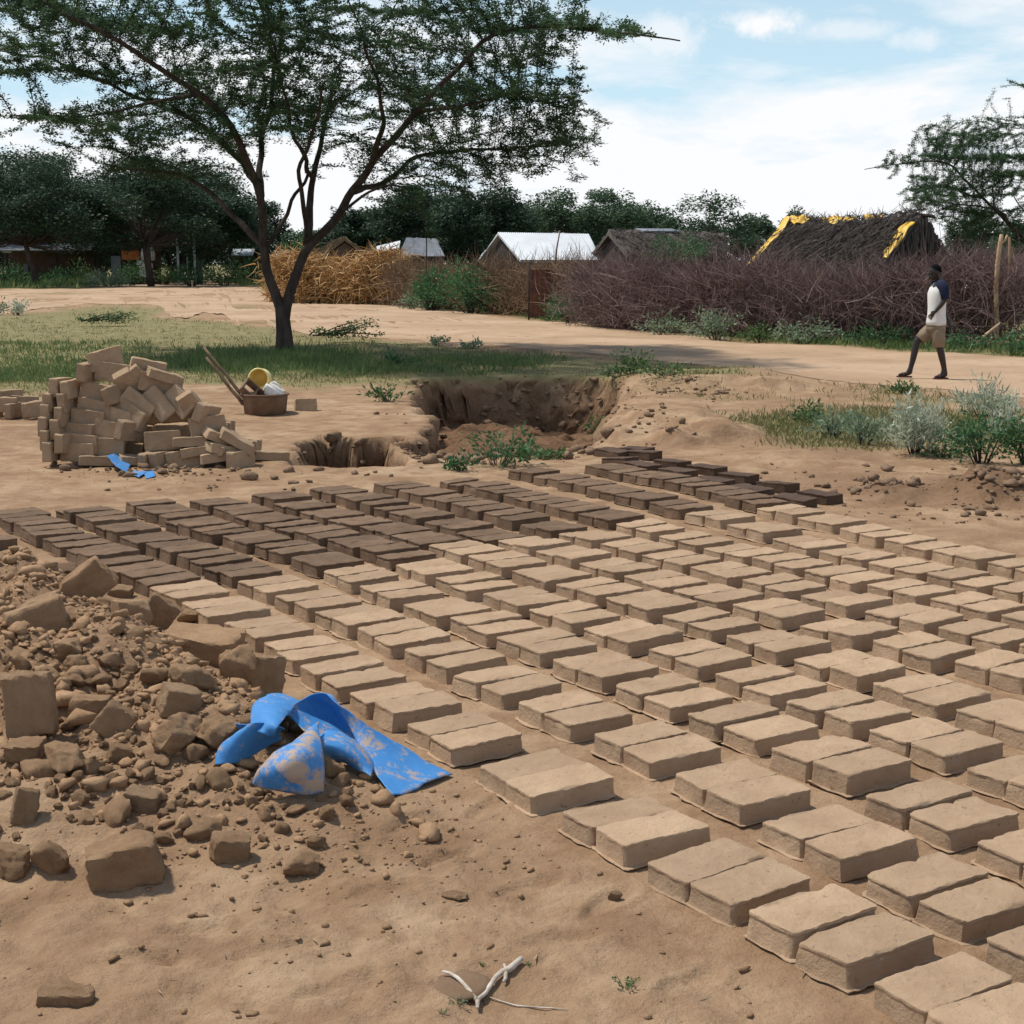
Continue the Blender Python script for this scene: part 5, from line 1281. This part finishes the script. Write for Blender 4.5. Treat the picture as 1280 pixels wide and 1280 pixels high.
def main_hut():
    pR = at(1153, 266, 36.0); ax = Vector((-.655, .755, 0)); ln_ = 5.0
    pL = at(990, 275, 39.4); ax = (pL-pR); ax.z = 0; ln_ = ax.length; ax.normalize()
    perp = Vector((-ax.y, ax.x, 0)); 
    if perp.y > 0: perp = -perp          # towards the camera
    w = 1.75; drop = 1.62
    fR = pR+perp*w-Vector((0, 0, drop)); fL = pL+perp*w*1.05-Vector((0, 0, drop)); bR = pR-perp*w-Vector((0, 0, drop)); bL = pL-perp*w-Vector((0, 0, drop))
    T = empty('thatched_hut', (pR.x, pR.y, 0)); o = T.location; tag(T, 'long grey thatched hut with yellow tarpaulin showing at its roof edges', 'hut', 'huts behind the fences')
    q = lambda p: Vector(p)-o
    rf = roof_slab(q(pR), q(pL), q(fL), q(fR), .16, sag=.12, rough=.06, seed=3).build('roof', 'thatch', T)
    roof_slab(q(pR)-Vector((0, 0, .01)), q(pL)-Vector((0, 0, .01)), q(bL), q(bR), .16, sag=.12, rough=.06, seed=9).build('roof', 'thatch', T)
    V, Q = thatch_straws(q(pR), q(pL), q(fL), q(fR), 2600, 5); np_mesh('straw', V-np.array([0, 0, .10])*0, Q, 'thatch', rf)
    # gable wall: hanging straw in front of a dark frame
    r = np.random.default_rng(6); n = 420; u = r.uniform(-1, 1, n); base = np.array(q(pR)[:])[None]+np.array(perp[:])[None]*(u*w*.95)[:, None]+np.array([0, 0, -1.0])*(np.abs(u)*drop+.05)[:, None]-np.array(ax[:])*.02-np.array(ax[:])*r.uniform(-.06, .1, (n, 1))
    V, Q = strands(base, np.column_stack([r.normal(size=n)*.07, r.normal(size=n)*.07, -np.ones(n)]), r.uniform(.4, 1.3, n), r.uniform(.012, .035, n), .06, 8); np_mesh('gable_straw', V, Q, 'thatch', T)
    mb = MB(); g0 = q(pR)+ax*.35; mb.add([g0-Vector((0, 0, .12)), g0+perp*w*.95-Vector((0, 0, drop+.02)), g0+perp*w*.95-Vector((0, 0, 3.0)), g0-perp*w*.95-Vector((0, 0, 3.0)), g0-perp*w*.95-Vector((0, 0, drop+.02))]+[p+ax*.1 for p in (g0-Vector((0, 0, .12)), g0+perp*w*.95-Vector((0, 0, drop+.02)), g0+perp*w*.95-Vector((0, 0, 3.0)), g0-perp*w*.95-Vector((0, 0, 3.0)), g0-perp*w*.95-Vector((0, 0, drop+.02)))],
           [(0, 1, 2, 3, 4), (9, 8, 7, 6, 5)]+[(i, (i+1) % 5, 5+(i+1) % 5, 5+i) for i in range(5)]); mb.build('gable_wall', 'darkwood', T, smooth=False)
    mb = MB(); c = q((fR+fL)/2-perp*.25); L = ln_*.98; mb.box(Vector((c.x, c.y, .62)), (L, .12, 1.3), Matrix.Rotation(math.atan2(ax.y, ax.x), 3, 'Z')); mb.build('wall', 'mudwall', T, smooth=False)
    # yellow tarpaulin: under the thatch, out at the gable edges and along the ridge
    def strip(p0, p1, wid, d0, thick=.03, seed=1, n=14):
        mb = MB(); G = []; G2 = []; p0, p1, d0 = Vector(p0), Vector(p1), Vector(d0).normalized()
        up = (p1-p0).cross(d0).normalized(); up = up if up.z > 0 else -up
        for i in range(n):
            t_ = i/(n-1); k = wid*(.55+.45*math.sin(math.pi*min(1, .12+t_*.9)))*(1+.25*float(vnoise(t_*6+seed, seed))); p = p0.lerp(p1, t_)+up*.05*float(vnoise(t_*5+seed, 3)); G.append([p+up*thick, p+d0*k*.5+up*(thick+.02), p+d0*k+up*thick]); G2.append([p, p+d0*k*.5, p+d0*k])
        mb.grid(G); mb.grid(G2[::-1]); mb.grid([[g[0] for g in G], [g[0] for g in G2]]); mb.grid([[g[2] for g in G], [g[2] for g in G2]]); mb.build('tarpaulin_edge', 'yellow', T)
    dn = (fR-pR).normalized(); dl = (fL-pL).normalized(); nu = dn.cross(ax); nu = nu if nu.z > 0 else -nu; nu.normalize()
    strip(q(pR)+dn*.40+nu*.07-ax*.06, q(fR)-dn*.75+nu*.07-ax*.02, .30, ax*1.0, seed=1)
    strip(q(pL)+dl*.05+nu*.10+ax*.12, q(fL)-dl*.15+nu*.09+ax*.18, .24, -ax, seed=2)
    rid = lambda t_, k=.0: q(pR.lerp(pL, t_))+Vector((0, 0, -.12*4*t_*(1-t_)+.11))+dn*k
    strip(rid(.28), rid(.42), .16, dn, seed=3); strip(rid(.48), rid(.74), .26, dn, seed=4); strip(rid(.84), rid(1.0), .28, dn, seed=5)
    # ridge poles and straw tufts
    mb = MB(); mb.tube([q(pR)-ax*.35+Vector((0, 0, -.10)), q(pR)+ax*.2+Vector((0, 0, -.02))], .04, 7); mb.build('ridge_pole', 'darkwood', T)
    r = np.random.default_rng(16); n = 500; t_ = r.random(n); base = np.array([rid(a_)[:] for a_ in t_])+r.normal(size=(n, 3))*.04-np.array([0, 0, .05]); V, Q = strands(base, r.normal(size=(n, 3))*np.array([.8, .8, .35])+np.array([0, 0, .2]), r.uniform(.12, .32, n), r.uniform(.006, .014, n), .2, 18); np_mesh('ridge_straw', V, Q, 'thatch', T)
main_hut()

def simple_hut(name, label, ridgeA, ridgeB, eaveB, eaveA, roofmat, wallmat, corr=False, thick=.05, rough=.03, straws=0, back=True, seed=1):
    A, B, C_, D_ = map(Vector, (ridgeA, ridgeB, eaveB, eaveA)); T = empty(name, (A.x, A.y, 0)); o = T.location; tag(T, label, 'hut', 'huts behind the fences')
    q = lambda p: Vector(p)-o
    rf = roof_slab(q(A), q(B), q(C_), q(D_), thick, n=44 if corr else 22, m=6 if corr else 12, rough=rough, seed=seed).build('roof', roofmat, T, smooth=not corr)
    if corr:
        mb = MB(); n = 46
        nr = (B-A).cross(D_-A).normalized(); nr = nr if nr.z > 0 else -nr
        G = [[q((A.lerp(B, i/(2*n))).lerp(D_.lerp(C_, i/(2*n)), v))+nr*(.045+.016*(i % 2)) for v in (0, .5, 1.02)] for i in range(2*n+1)]; G2 = [[p-nr*.006 for p in r_] for r_ in G]; mb.grid(G); mb.grid(G2); mb.build('roof_sheets', roofmat, rf, smooth=False)
    if straws: V, Q = thatch_straws(q(A), q(B), q(C_), q(D_), straws, seed+20, (.4, 1.0)); np_mesh('straw', V, Q, roofmat, rf)
    eb = A*2-D_; ec = B*2-C_; eb.z = D_.z; ec.z = C_.z
    if back: roof_slab(q(A)-Vector((0, 0, .01)), q(B)-Vector((0, 0, .01)), q(ec), q(eb), thick, rough=rough, seed=seed+5).build('roof', roofmat, T)
    ins = lambda p, c: p.lerp(c, .08); cen = (A+B)/2
    P4 = [ins(D_, cen), ins(C_, cen), ins(ec, cen), ins(eb, cen)]; mb = MB(); vs = []
    for p in P4: vs += [q((p.x, p.y, -.2)), q((p.x, p.y, p.z-.1-thick))]
    vs += [q(ins(A, cen))-Vector((0, 0, .12+thick)), q(ins(B, cen))-Vector((0, 0, .12+thick))]
    mb.add(vs, [(0, 2, 3, 1), (4, 6, 7, 5), (2, 4, 5, 9, 3), (6, 0, 1, 8, 7)]); mb.build('wall', wallmat, T, smooth=False); return T
simple_hut('tin_roofed_hut', 'hut with a bright white tin roof showing over the brown brush', at(622, 292, 53.5), at(736, 294, 53.5), at(752, 326, 51.2), at(650, 326, 51.2), 'tin', 'darkwood', corr=True)
simple_hut('grey_hut', 'low grey thatched hut right of the white-roofed one', at(760, 288, 49.5), at(905, 292, 52.0), at(905, 316, 49.5), at(785, 318, 47.0), 'thatch', 'darkwood', rough=.06, thick=.14, straws=900, seed=4)
mb = MB(); A, B = at(798, 289, 50.2), at(845, 291, 51.0); mb.box((A+B)/2+Vector((0, -.05, .06)), ((B-A).length, .5, .035), Matrix.Rotation(math.atan2((B-A).y, (B-A).x), 3, 'Z')@Matrix.Rotation(R(12), 3, 'X'), jit=.02); o = mb.build('roof_sheet', 'greymetal', smooth=False); tag(o, 'pale bluish sheet lying on the ridge of the grey hut', 'metal sheet')
simple_hut('small_thatched_hut', 'small brown thatched hut peeping over the golden stalks', at(431, 296, 76), at(428, 297, 81), at(396, 322, 81), at(398, 321, 76), 'thatch2', 'mudwall', rough=.06, thick=.16, straws=300, seed=7)
simple_hut('blue_grey_hut', 'blue-grey roofed hut between the golden stalks and the dark tree', at(508, 297, 80), at(545, 298, 82), at(556, 320, 79), at(498, 320, 77.5), 'greymetal', 'darkwood', rough=.02, seed=8)
mb = MB(); p = at(485, 309, 79); mb.box(p, (1.3, .9, .05), Matrix.Rotation(R(24), 3, 'X')@Matrix.Rotation(R(-14), 3, 'Y')); mb.box(p+Vector((-.4, .2, -1.2)), (.08, .08, 2.5)); mb.box(p+Vector((.45, .2, -1.2)), (.08, .08, 2.3)); o = mb.build('lean_to', 'tin', smooth=False); tag(o, 'small white sheet on posts left of the blue-grey hut', 'lean-to')

# far left: shack, kiosk and posts under the dark trees
def box_part(nm, mat, T, c, d, rz=0, jit=0, rot=None):
    mb = MB(); mb.box(c, d, rot or Matrix.Rotation(rz, 3, 'Z'), jit=jit); return mb.build(nm, mat, T, smooth=False)
Yk = 128.0; k = Yk/F
t = empty('long_shack', (at(70, 340, Yk).x, Yk, 0)); tag(t, 'long low dark shack with an open porch under the trees at far left', 'shack')
box_part('wall', 'mudwall', t, (-.3, 1.5, 1.4), (8.4, .2, 2.8)); box_part('roof', 'greymetal', t, (-.3, .4, 3.05), (9.4, 3.4, .08), rot=Matrix.Rotation(R(10), 3, 'X')); 
for x_ in (-4.2, -2.0, .4, 2.6, 3.7): box_part('porch_post', 'darkwood', t, (x_, -.9, 1.3), (.13, .13, 2.6))
box_part('door', 'darkwood', t, (1.2, 1.37, 1.0), (.9, .06, 2.0)); box_part('panel', 'greymetal', t, (-2.8, 1.36, 1.2), (.8, .06, .9)); box_part('panel', 'tin', t, (-3.9, -.7, 2.75), (.8, .06, .35))
Yk = 124.0
t = empty('kiosk', (at(176, 340, Yk).x, Yk, 0)); tag(t, 'small kiosk with white roof panels and an orange counter, far left', 'kiosk')
box_part('roof_panel', 'white', t, (.25, -.2, 3.95), (2.0, 1.3, .07), rot=Matrix.Rotation(R(38), 3, 'X')@Matrix.Rotation(R(-4), 3, 'Y')); box_part('roof_panel', 'white', t, (.12, .2, 4.55), (.9, .8, .07), rot=Matrix.Rotation(R(50), 3, 'X')); box_part('wall', 'mudwall', t, (-.1, .8, 1.7), (3.2, .15, 3.4)); box_part('counter', 'orange', t, (-.75, -.1, 2.35), (1.5, .5, .75)); box_part('shelf_board', 'darkwood', t, (-.1, -.05, 1.6), (2.6, .6, .08))
for x_ in (-1.5, 1.3): box_part('post', 'darkwood', t, (x_, -.3, 1.9), (.1, .1, 3.8))
mb = MB(); c = at(185, 317, Yk-1); mb.lathe([(.001, -.6), (.55, -.55), (.6, 0), (.45, .5), (.2, .62), (.001, .64)], 18, c, sx=1, sy=.6); o = mb.build('cloth_bundle', 'white'); tag(o, 'white cloth bundle hanging at the right of the kiosk', 'bundle')
mb = MB(); c = at(181, 330, Yk-1.6); mb.box(c, (1.2, .5, .32), Matrix.Rotation(R(14), 3, 'Y'), jit=.05); mb.box(c+Vector((0, .1, -.6)), (.9, .4, .9)); o = mb.build('sack', 'white', smooth=False); tag(o, 'white sack lying on a stand below the kiosk bundle', 'sack')
box_ = empty('wooden_stand', (at(146, 340, Yk).x, Yk, 0)); tag(box_, 'pale upright board stand just left of the kiosk', 'board'); box_part('board', 'greymetal', box_, (0, 0, 1.5), (.85, .08, 1.6)); box_part('leg', 'darkwood', box_, (-.3, .08, .5), (.1, .1, 1.4)); box_part('leg', 'darkwood', box_, (.3, .08, .5), (.1, .1, 1.4))
for i, (px, top, Y, lb) in enumerate(((221, 285, 120, 'left one of two pale blue posts far left'), (242, 290, 121, 'right one of two pale blue posts far left'), (232, 268, 124, 'slender tall post behind the two pale blue posts'))):
    mb = MB(); a = at(px, top, Y); mb.tube([(a.x, Y, -.1), (a.x, Y, a.z)], .10 if i < 2 else .05, 8); mb.tube([(a.x-.25, Y, a.z-.3), (a.x+.25, Y, a.z-.3)], .04, 6); o = mb.build('post', 'bluepost'); tag(o, lb, 'post', 'posts at far left')
mb = MB(); a, b = at(221, 304, 120), at(242, 304, 121); mb.tube([a, b], .04, 6); o = mb.build('crossbar', 'bluepost'); tag(o, 'thin bar joining the two pale blue posts', 'bar')
t = empty('blue_car_shelter', (at(304, 330, 126).x, 126, 0)); tag(t, 'small pale blue roofed stall just left of the acacia trunk', 'stall'); box_part('roof', 'bluepost', t, (0, 0, 2.6), (1.8, 1.2, .1), rot=Matrix.Rotation(R(25), 3, 'X')); box_part('post', 'darkwood', t, (-.7, 0, 1.2), (.1, .1, 2.6)); box_part('post', 'darkwood', t, (.7, 0, 1.2), (.1, .1, 2.6)); t.name = 'stall'

# ------------------------------------------------------------------ walking person
def skin_mesh(name, verts, edges, radii, root=0, sub=2, mat='skin', parent=None):
    me = bpy.data.meshes.new(name); me.from_pydata(verts, edges, []); o = bpy.data.objects.new(name, me); COL.objects.link(o)
    md = o.modifiers.new('skin', 'SKIN'); md.use_smooth_shade = True
    for i, v in enumerate(me.skin_vertices[0].data):
        r_ = radii[i]; v.radius = r_ if hasattr(r_, '__len__') else (r_, r_); v.use_root = (i == root)
    ss = o.modifiers.new('sub', 'SUBSURF'); ss.levels = ss.render_levels = sub
    dg = bpy.context.evaluated_depsgraph_get(); new = bpy.data.meshes.new_from_object(o.evaluated_get(dg)); bpy.data.objects.remove(o)
    new.name = name; new.materials.clear(); new.shade_smooth(); return link_mesh(name, new, mat, parent)
def person():
    px0, Y = 1164, 22.15
    zg = gz(at(px0, 474, Y).x, Y); T = empty('person', (at(px0, 474, Y).x, Y, zg+.03)); tag(T, 'person in a white and navy shirt and khaki shorts walking along the road', 'person')
    K = 532.0
    def p(zx, zy, d=0): return ((zx-538)/K, d, (1062-zy)/K)   # traced from the enlarged figure; d = away from the viewer
    # body (faces left)
    V = [p(562, 640), p(560, 560), p(556, 470), p(556, 390), p(560, 330), p(553, 300), p(541, 262), p(530, 225), p(527, 196)]     # pelvis..head top 0-8
    Rr = [(.105, .13), (.095, .125), (.105, .14), (.115, .155), (.085, .12), (.048, .05), (.062, .058), (.088, .076), (.062, .056)]
    E_ = [(i, i+1) for i in range(8)]
    def limb(start, pts, rs):
        j = start
        for q, r_ in zip(pts, rs): V.append(q); Rr.append((r_, r_)); E_.append((j, len(V)-1)); j = len(V)-1
        return j
    # front leg (far side, right leg), rear leg (near side, left leg)
    a1 = limb(0, [p(535, 668, .085), p(478, 720, .09), p(424, 772, .09), p(410, 850, .09), p(396, 930, .09), p(376, 1012, .09)], [.085, .078, .058, .056, .045, .034])
    limb(a1, [p(352, 1030, .09), p(318, 1036, .085), p(284, 1040, .08)], [.034, .03, .022]); limb(a1, [p(388, 1040, .09)], [.030])
    a2 = limb(0, [p(562, 672, -.085), p(568, 735, -.09), p(576, 800, -.09), p(598, 880, -.09), p(616, 950, -.09), p(632, 1020, -.09)], [.085, .078, .058, .056, .045, .034])
    limb(a2, [p(604, 1040, -.09), p(574, 1048, -.095), p(546, 1052, -.1)], [.034, .03, .022]); limb(a2, [p(646, 1044, -.09)], [.030])
    # near (left) arm bent forward across the belly
    limb(4, [p(570, 338, -.16), p(584, 382, -.19), p(590, 430, -.20), p(566, 472, -.20), p(540, 505, -.19), p(518, 530, -.18)], [.058, .050, .040, .036, .030, .024])
    wl = len(V)-1
    limb(4, [p(566, 338, .15), p(600, 400, .19), p(632, 470, .20), p(652, 530, .20), p(668, 585, .19), p(682, 622, .18)], [.058, .048, .040, .036, .030, .024]); wr = len(V)-1
    def hand(w, dirs):
        base = Vector(V[w]); j0 = limb(w, [tuple(base+Vector(dirs['palm'])*.05)], [.028])
        for k, f in enumerate(dirs['f']):
            b = base+Vector(dirs['palm'])*.085+Vector(dirs['side'])*(k-1.5)*.019; e = b+Vector(f)*.035; e2 = e+Vector(f)*.02+Vector(dirs['curl'])*.02; limb(j0, [tuple(b), tuple(e), tuple(e2)], [.0095, .0088, .007])
        tb = base+Vector(dirs['palm'])*.03+Vector(dirs['side'])*-.032; limb(w, [tuple(tb), tuple(tb+Vector(dirs['palm'])*.03+Vector(dirs['side'])*-.012)], [.011, .009])
    hand(wl, dict(palm=(-.62, .05, -.75), side=(.75, 0, -.6), curl=(.3, .6, -.5), f=[(-.6, .1, -.7), (-.55, .12, -.8), (-.5, .15, -.82), (-.45, .2, -.8)]))
    hand(wr, dict(palm=(.35, 0, -.93), side=(.0, 1, 0), curl=(-.7, -.2, -.6), f=[(.2, 0, -.95), (.2, 0, -.97), (.18, 0, -.97), (.15, 0, -.93)]))
    body = skin_mesh('body', V, E_, Rr, 0, 2, 'skin', T)
    # face: nose, lips, ears and eyes belong to the body's surface
    bm = bmesh.new(); bm.from_mesh(body.data)
    def blob(c, s, rot=None):
        r_ = bmesh.ops.create_icosphere(bm, subdivisions=2, radius=1)
        for v in r_['verts']:
            q = Vector((v.co.x*s[0], v.co.y*s[1], v.co.z*s[2])); v.co = Vector(c)+(rot@q if rot else q)
    blob(p(479, 244, 0), (.018, .017, .020)); blob(p(481, 261, 0), (.015, .024, .011)); blob(p(484, 278, 0), (.022, .026, .02)); blob(p(538, 238, -.074), (.016, .010, .028)); blob(p(538, 238, .074), (.016, .010, .028)); blob(p(484, 221, 0), (.016, .048, .011))
    blob(p(527, 226), (.092, .076, .112)); blob(p(510, 262), (.062, .056, .058))
    bm.to_mesh(body.data); bm.free(); body.data.shade_smooth()
    for s in (-1, 1):
        mb = MB(); mb.lathe([(.001, -.007), (.005, -.004), (.007, 0), (.005, .004), (.001, .007)], 10, p(488, 231, s*.032)); mb.build('eye', 'eye', T)
    hv = [p(536, 214), p(540, 200), p(527, 189)]
    mb = MB(); c = Vector(p(530, 222)); n = 20; G = []
    for i in range(9):
        th = .02+i/8*1.42; row = []
        for j in range(n+1):
            a = 2*math.pi*j/n; f = .95+.30*math.cos(a)
            row.append(c+Vector((math.sin(th*f)*math.cos(a)*.097, math.sin(th*f)*math.sin(a)*.080, math.cos(th*f)*.111)))
        G.append(row)
    mb.grid(G); mb.build('hair', 'hair', T)
    # clothes as lofted rings around the trunk
    def loft(name, mat, rings, n=28, par=T, wr=.004, seed=0):
        mb = MB(); G = []
        for i, (c, rx, ry) in enumerate(rings):
            G.append([Vector(c)+Vector((math.cos(2*math.pi*j/n)*rx*(1+wr/rx*float(vnoise(j*.9+seed, i*.8))), math.sin(2*math.pi*j/n)*ry, .006*float(vnoise(j*.7+seed, i*.5+9)))) for j in range(n)]); G[-1].append(G[-1][0])
        mb.grid(G); o = mb.build(name, mat, par); s = o.modifiers.new('cloth', 'SOLIDIFY'); s.thickness = .006; return o
    sh = loft('shirt', 'white_shirt' if 'white_shirt' in M else 'shirt', [(p(555, 640), .142, .182), (p(556, 610), .140, .18), (p(556, 560), .130, .172), (p(555, 500), .128, .172), (p(554, 440), .134, .178), (p(556, 390), .138, .182), (p(560, 350), .122, .172), (p(562, 325), .09, .128), (p(558, 308), .062, .075)], seed=3)
    def sleeve(pts, rs, seed, nm='sleeve', mat='navy', par=sh):
        mb = MB(); P_ = [Vector(q) for q in pts]; G = []
        for i, q in enumerate(P_):
            d = (P_[min(i+1, len(P_)-1)]-P_[max(i-1, 0)]).normalized(); a = d.cross(Vector((0, 1, .2))).normalized(); b = d.cross(a); G.append([q+(a*math.cos(w)+b*math.sin(w))*rs[i]*(1+.06*float(vnoise(w*2+seed, i))) for w in np.linspace(0, 2*math.pi, 21)])
        mb.grid(G); o = mb.build(nm, mat, par); s = o.modifiers.new('cloth', 'SOLIDIFY'); s.thickness = .006; return o
    sleeve([p(558, 318, -.085), p(568, 332, -.14), p(576, 356, -.172), p(584, 392, -.19), p(590, 436, -.20)], [.075, .080, .076, .066, .056], 1)
    sleeve([p(556, 318, .085), p(568, 340, .145), p(598, 395, .188), p(625, 455, .2)], [.072, .076, .064, .055], 2)
    st = loft('shorts', 'khaki', [(p(560, 610), .128, .168), (p(558, 650), .136, .178), (p(554, 690), .142, .182)], seed=7)
    sleeve([p(556, 668, -.055), p(562, 700, -.085), p(568, 750, -.09), p(572, 812, -.09)], [.115, .108, .098, .090], 4, 'short_leg', 'khaki', st)
    sleeve([p(548, 668, .055), p(520, 694, .085), p(484, 722, .09), p(446, 762, .09)], [.115, .108, .098, .090], 5, 'short_leg', 'khaki', st)
    for (a, b, d, dz) in (((392, 1052), (276, 1050), .085, 0), ((654, 1056), (538, 1062), -.095, 0)):
        mb = MB(); A, B = Vector(p(*a, d)), Vector(p(*b, d)); mb.box((A+B)/2+Vector((0, 0, -.004)), ((A-B).length, .085, .022), Matrix.Rotation(-math.atan2((A-B).z, (A-B).x), 3, 'Y')); c = (A+B)/2+Vector((-.02, 0, .02)); so = mb.build('sandal', 'sandal', T, smooth=False)
        mb = MB(); mb.tube([c+Vector((0, -.045, -.02)), c+Vector((0, -.03, .035)), c+Vector((0, .03, .035)), c+Vector((0, .045, -.02))], .009, 6); mb.build('strap', 'sandal', so)
person()

# ------------------------------------------------------------------ sky, sun, camera
SUN_EL, SUN_AZ = R(62), R(-68)          # azimuth from +y towards +x: the sun stands high on the left
w = bpy.data.worlds.new('World'); scene.world = w; w.use_nodes = True; nt = w.node_tree; bg = nt.nodes['Background']
sky = nt.nodes.new('ShaderNodeTexSky'); sky.sky_type = 'NISHITA'; sky.sun_disc = False; sky.sun_elevation = SUN_EL; sky.sun_rotation = SUN_AZ; sky.air_density = 1.0; sky.dust_density = .6; sky.altitude = 400
tc = nt.nodes.new('ShaderNodeTexCoord'); sp = nt.nodes.new('ShaderNodeSeparateXYZ'); nt.links.new(tc.outputs['Generated'], sp.inputs[0])
zz = math_n(nt, 'MAXIMUM', sp.outputs[2], 0.0); inv = math_n(nt, 'DIVIDE', 1.0, math_n(nt, 'ADD', zz, .16))
cb = nt.nodes.new('ShaderNodeCombineXYZ')
for i in range(2): nt.links.new(math_n(nt, 'MULTIPLY', sp.outputs[i], inv), cb.inputs[i])
cl = noise(nt, cb.outputs[0], 1.15, 9, .58, .25)
thr = math_n(nt, 'ADD', cl, ramp(nt, zz, [(.0, .36), (.06, .25), (.11, .09), (.18, .0), (.40, -.12)])); thr = math_n(nt, 'SUBTRACT', thr, 0.0)
cf = ramp(nt, thr, [(.50, .0), (.66, 1.0)])
def puff(px, py, w, h, k):
    # one small fair-weather cloud low in the sky
    d0 = Vector(ray(px, py)).normalized(); df = N(nt, 'ShaderNodeVectorMath', operation='SUBTRACT'); nt.links.new(tc.outputs['Generated'], df.inputs[0]); df.inputs[1].default_value = d0
    mu = N(nt, 'ShaderNodeVectorMath', operation='MULTIPLY'); nt.links.new(df.outputs[0], mu.inputs[0]); mu.inputs[1].default_value = (1/w, 1/w, 1/h)
    ln = N(nt, 'ShaderNodeVectorMath', operation='LENGTH'); nt.links.new(mu.outputs[0], ln.inputs[0])
    e = math_n(nt, 'ADD', ln.outputs['Value'], math_n(nt, 'MULTIPLY', math_n(nt, 'SUBTRACT', noise(nt, tc.outputs['Generated'], 55, 6, .65), .5), 1.7))
    return math_n(nt, 'MULTIPLY', ramp(nt, e, [(.35, 1.0), (1.0, 0.0)]), k)
for a_ in ((958, 30, .026, .011, 1.0), (1062, 38, .040, .008, .5), (1150, 48, .022, .009, .55), (830, 45, .030, .018, .7)): cf = math_n(nt, 'MAXIMUM', cf, puff(*a_))
blue = mixc(nt, ramp(nt, zz, [(.10, .85), (.40, .10)]), sky.outputs[0], (6.2, 8.5, 9.9))
skyc = mixc(nt, cf, blue, (9.6, 9.7, 9.9))
nt.links.new(skyc, bg.inputs['Color']); bg.inputs['Strength'].default_value = .095
sun = bpy.data.lights.new('sun', 'SUN'); sun.energy = 4.0; sun.angle = R(4.0); sun.color = (1.0, .93, .82)
so = bpy.data.objects.new('sun', sun); COL.objects.link(so)
dv = Vector((math.sin(SUN_AZ)*math.cos(SUN_EL), math.cos(SUN_AZ)*math.cos(SUN_EL), math.sin(SUN_EL)))
so.rotation_euler = (-dv).to_track_quat('-Z', 'Y').to_euler(); so.location = dv*50
cam = bpy.data.cameras.new('camera'); cam.sensor_width = 36; cam.lens = F/1280*36; cam.clip_end = 8000; cam.clip_start = .05
co = bpy.data.objects.new('camera', cam); COL.objects.link(co); co.location = (0, 0, CAMH); co.rotation_euler = (math.pi/2-PITCH, 0, 0); scene.camera = co
scene.view_settings.view_transform = 'Standard'; scene.view_settings.look = 'None'; scene.view_settings.exposure = 0.10; scene.view_settings.gamma = 1.0
scene.cycles.max_bounces = 6; scene.cycles.diffuse_bounces = 3; scene.cycles.transmission_bounces = 3; scene.cycles.transparent_max_bounces = 4
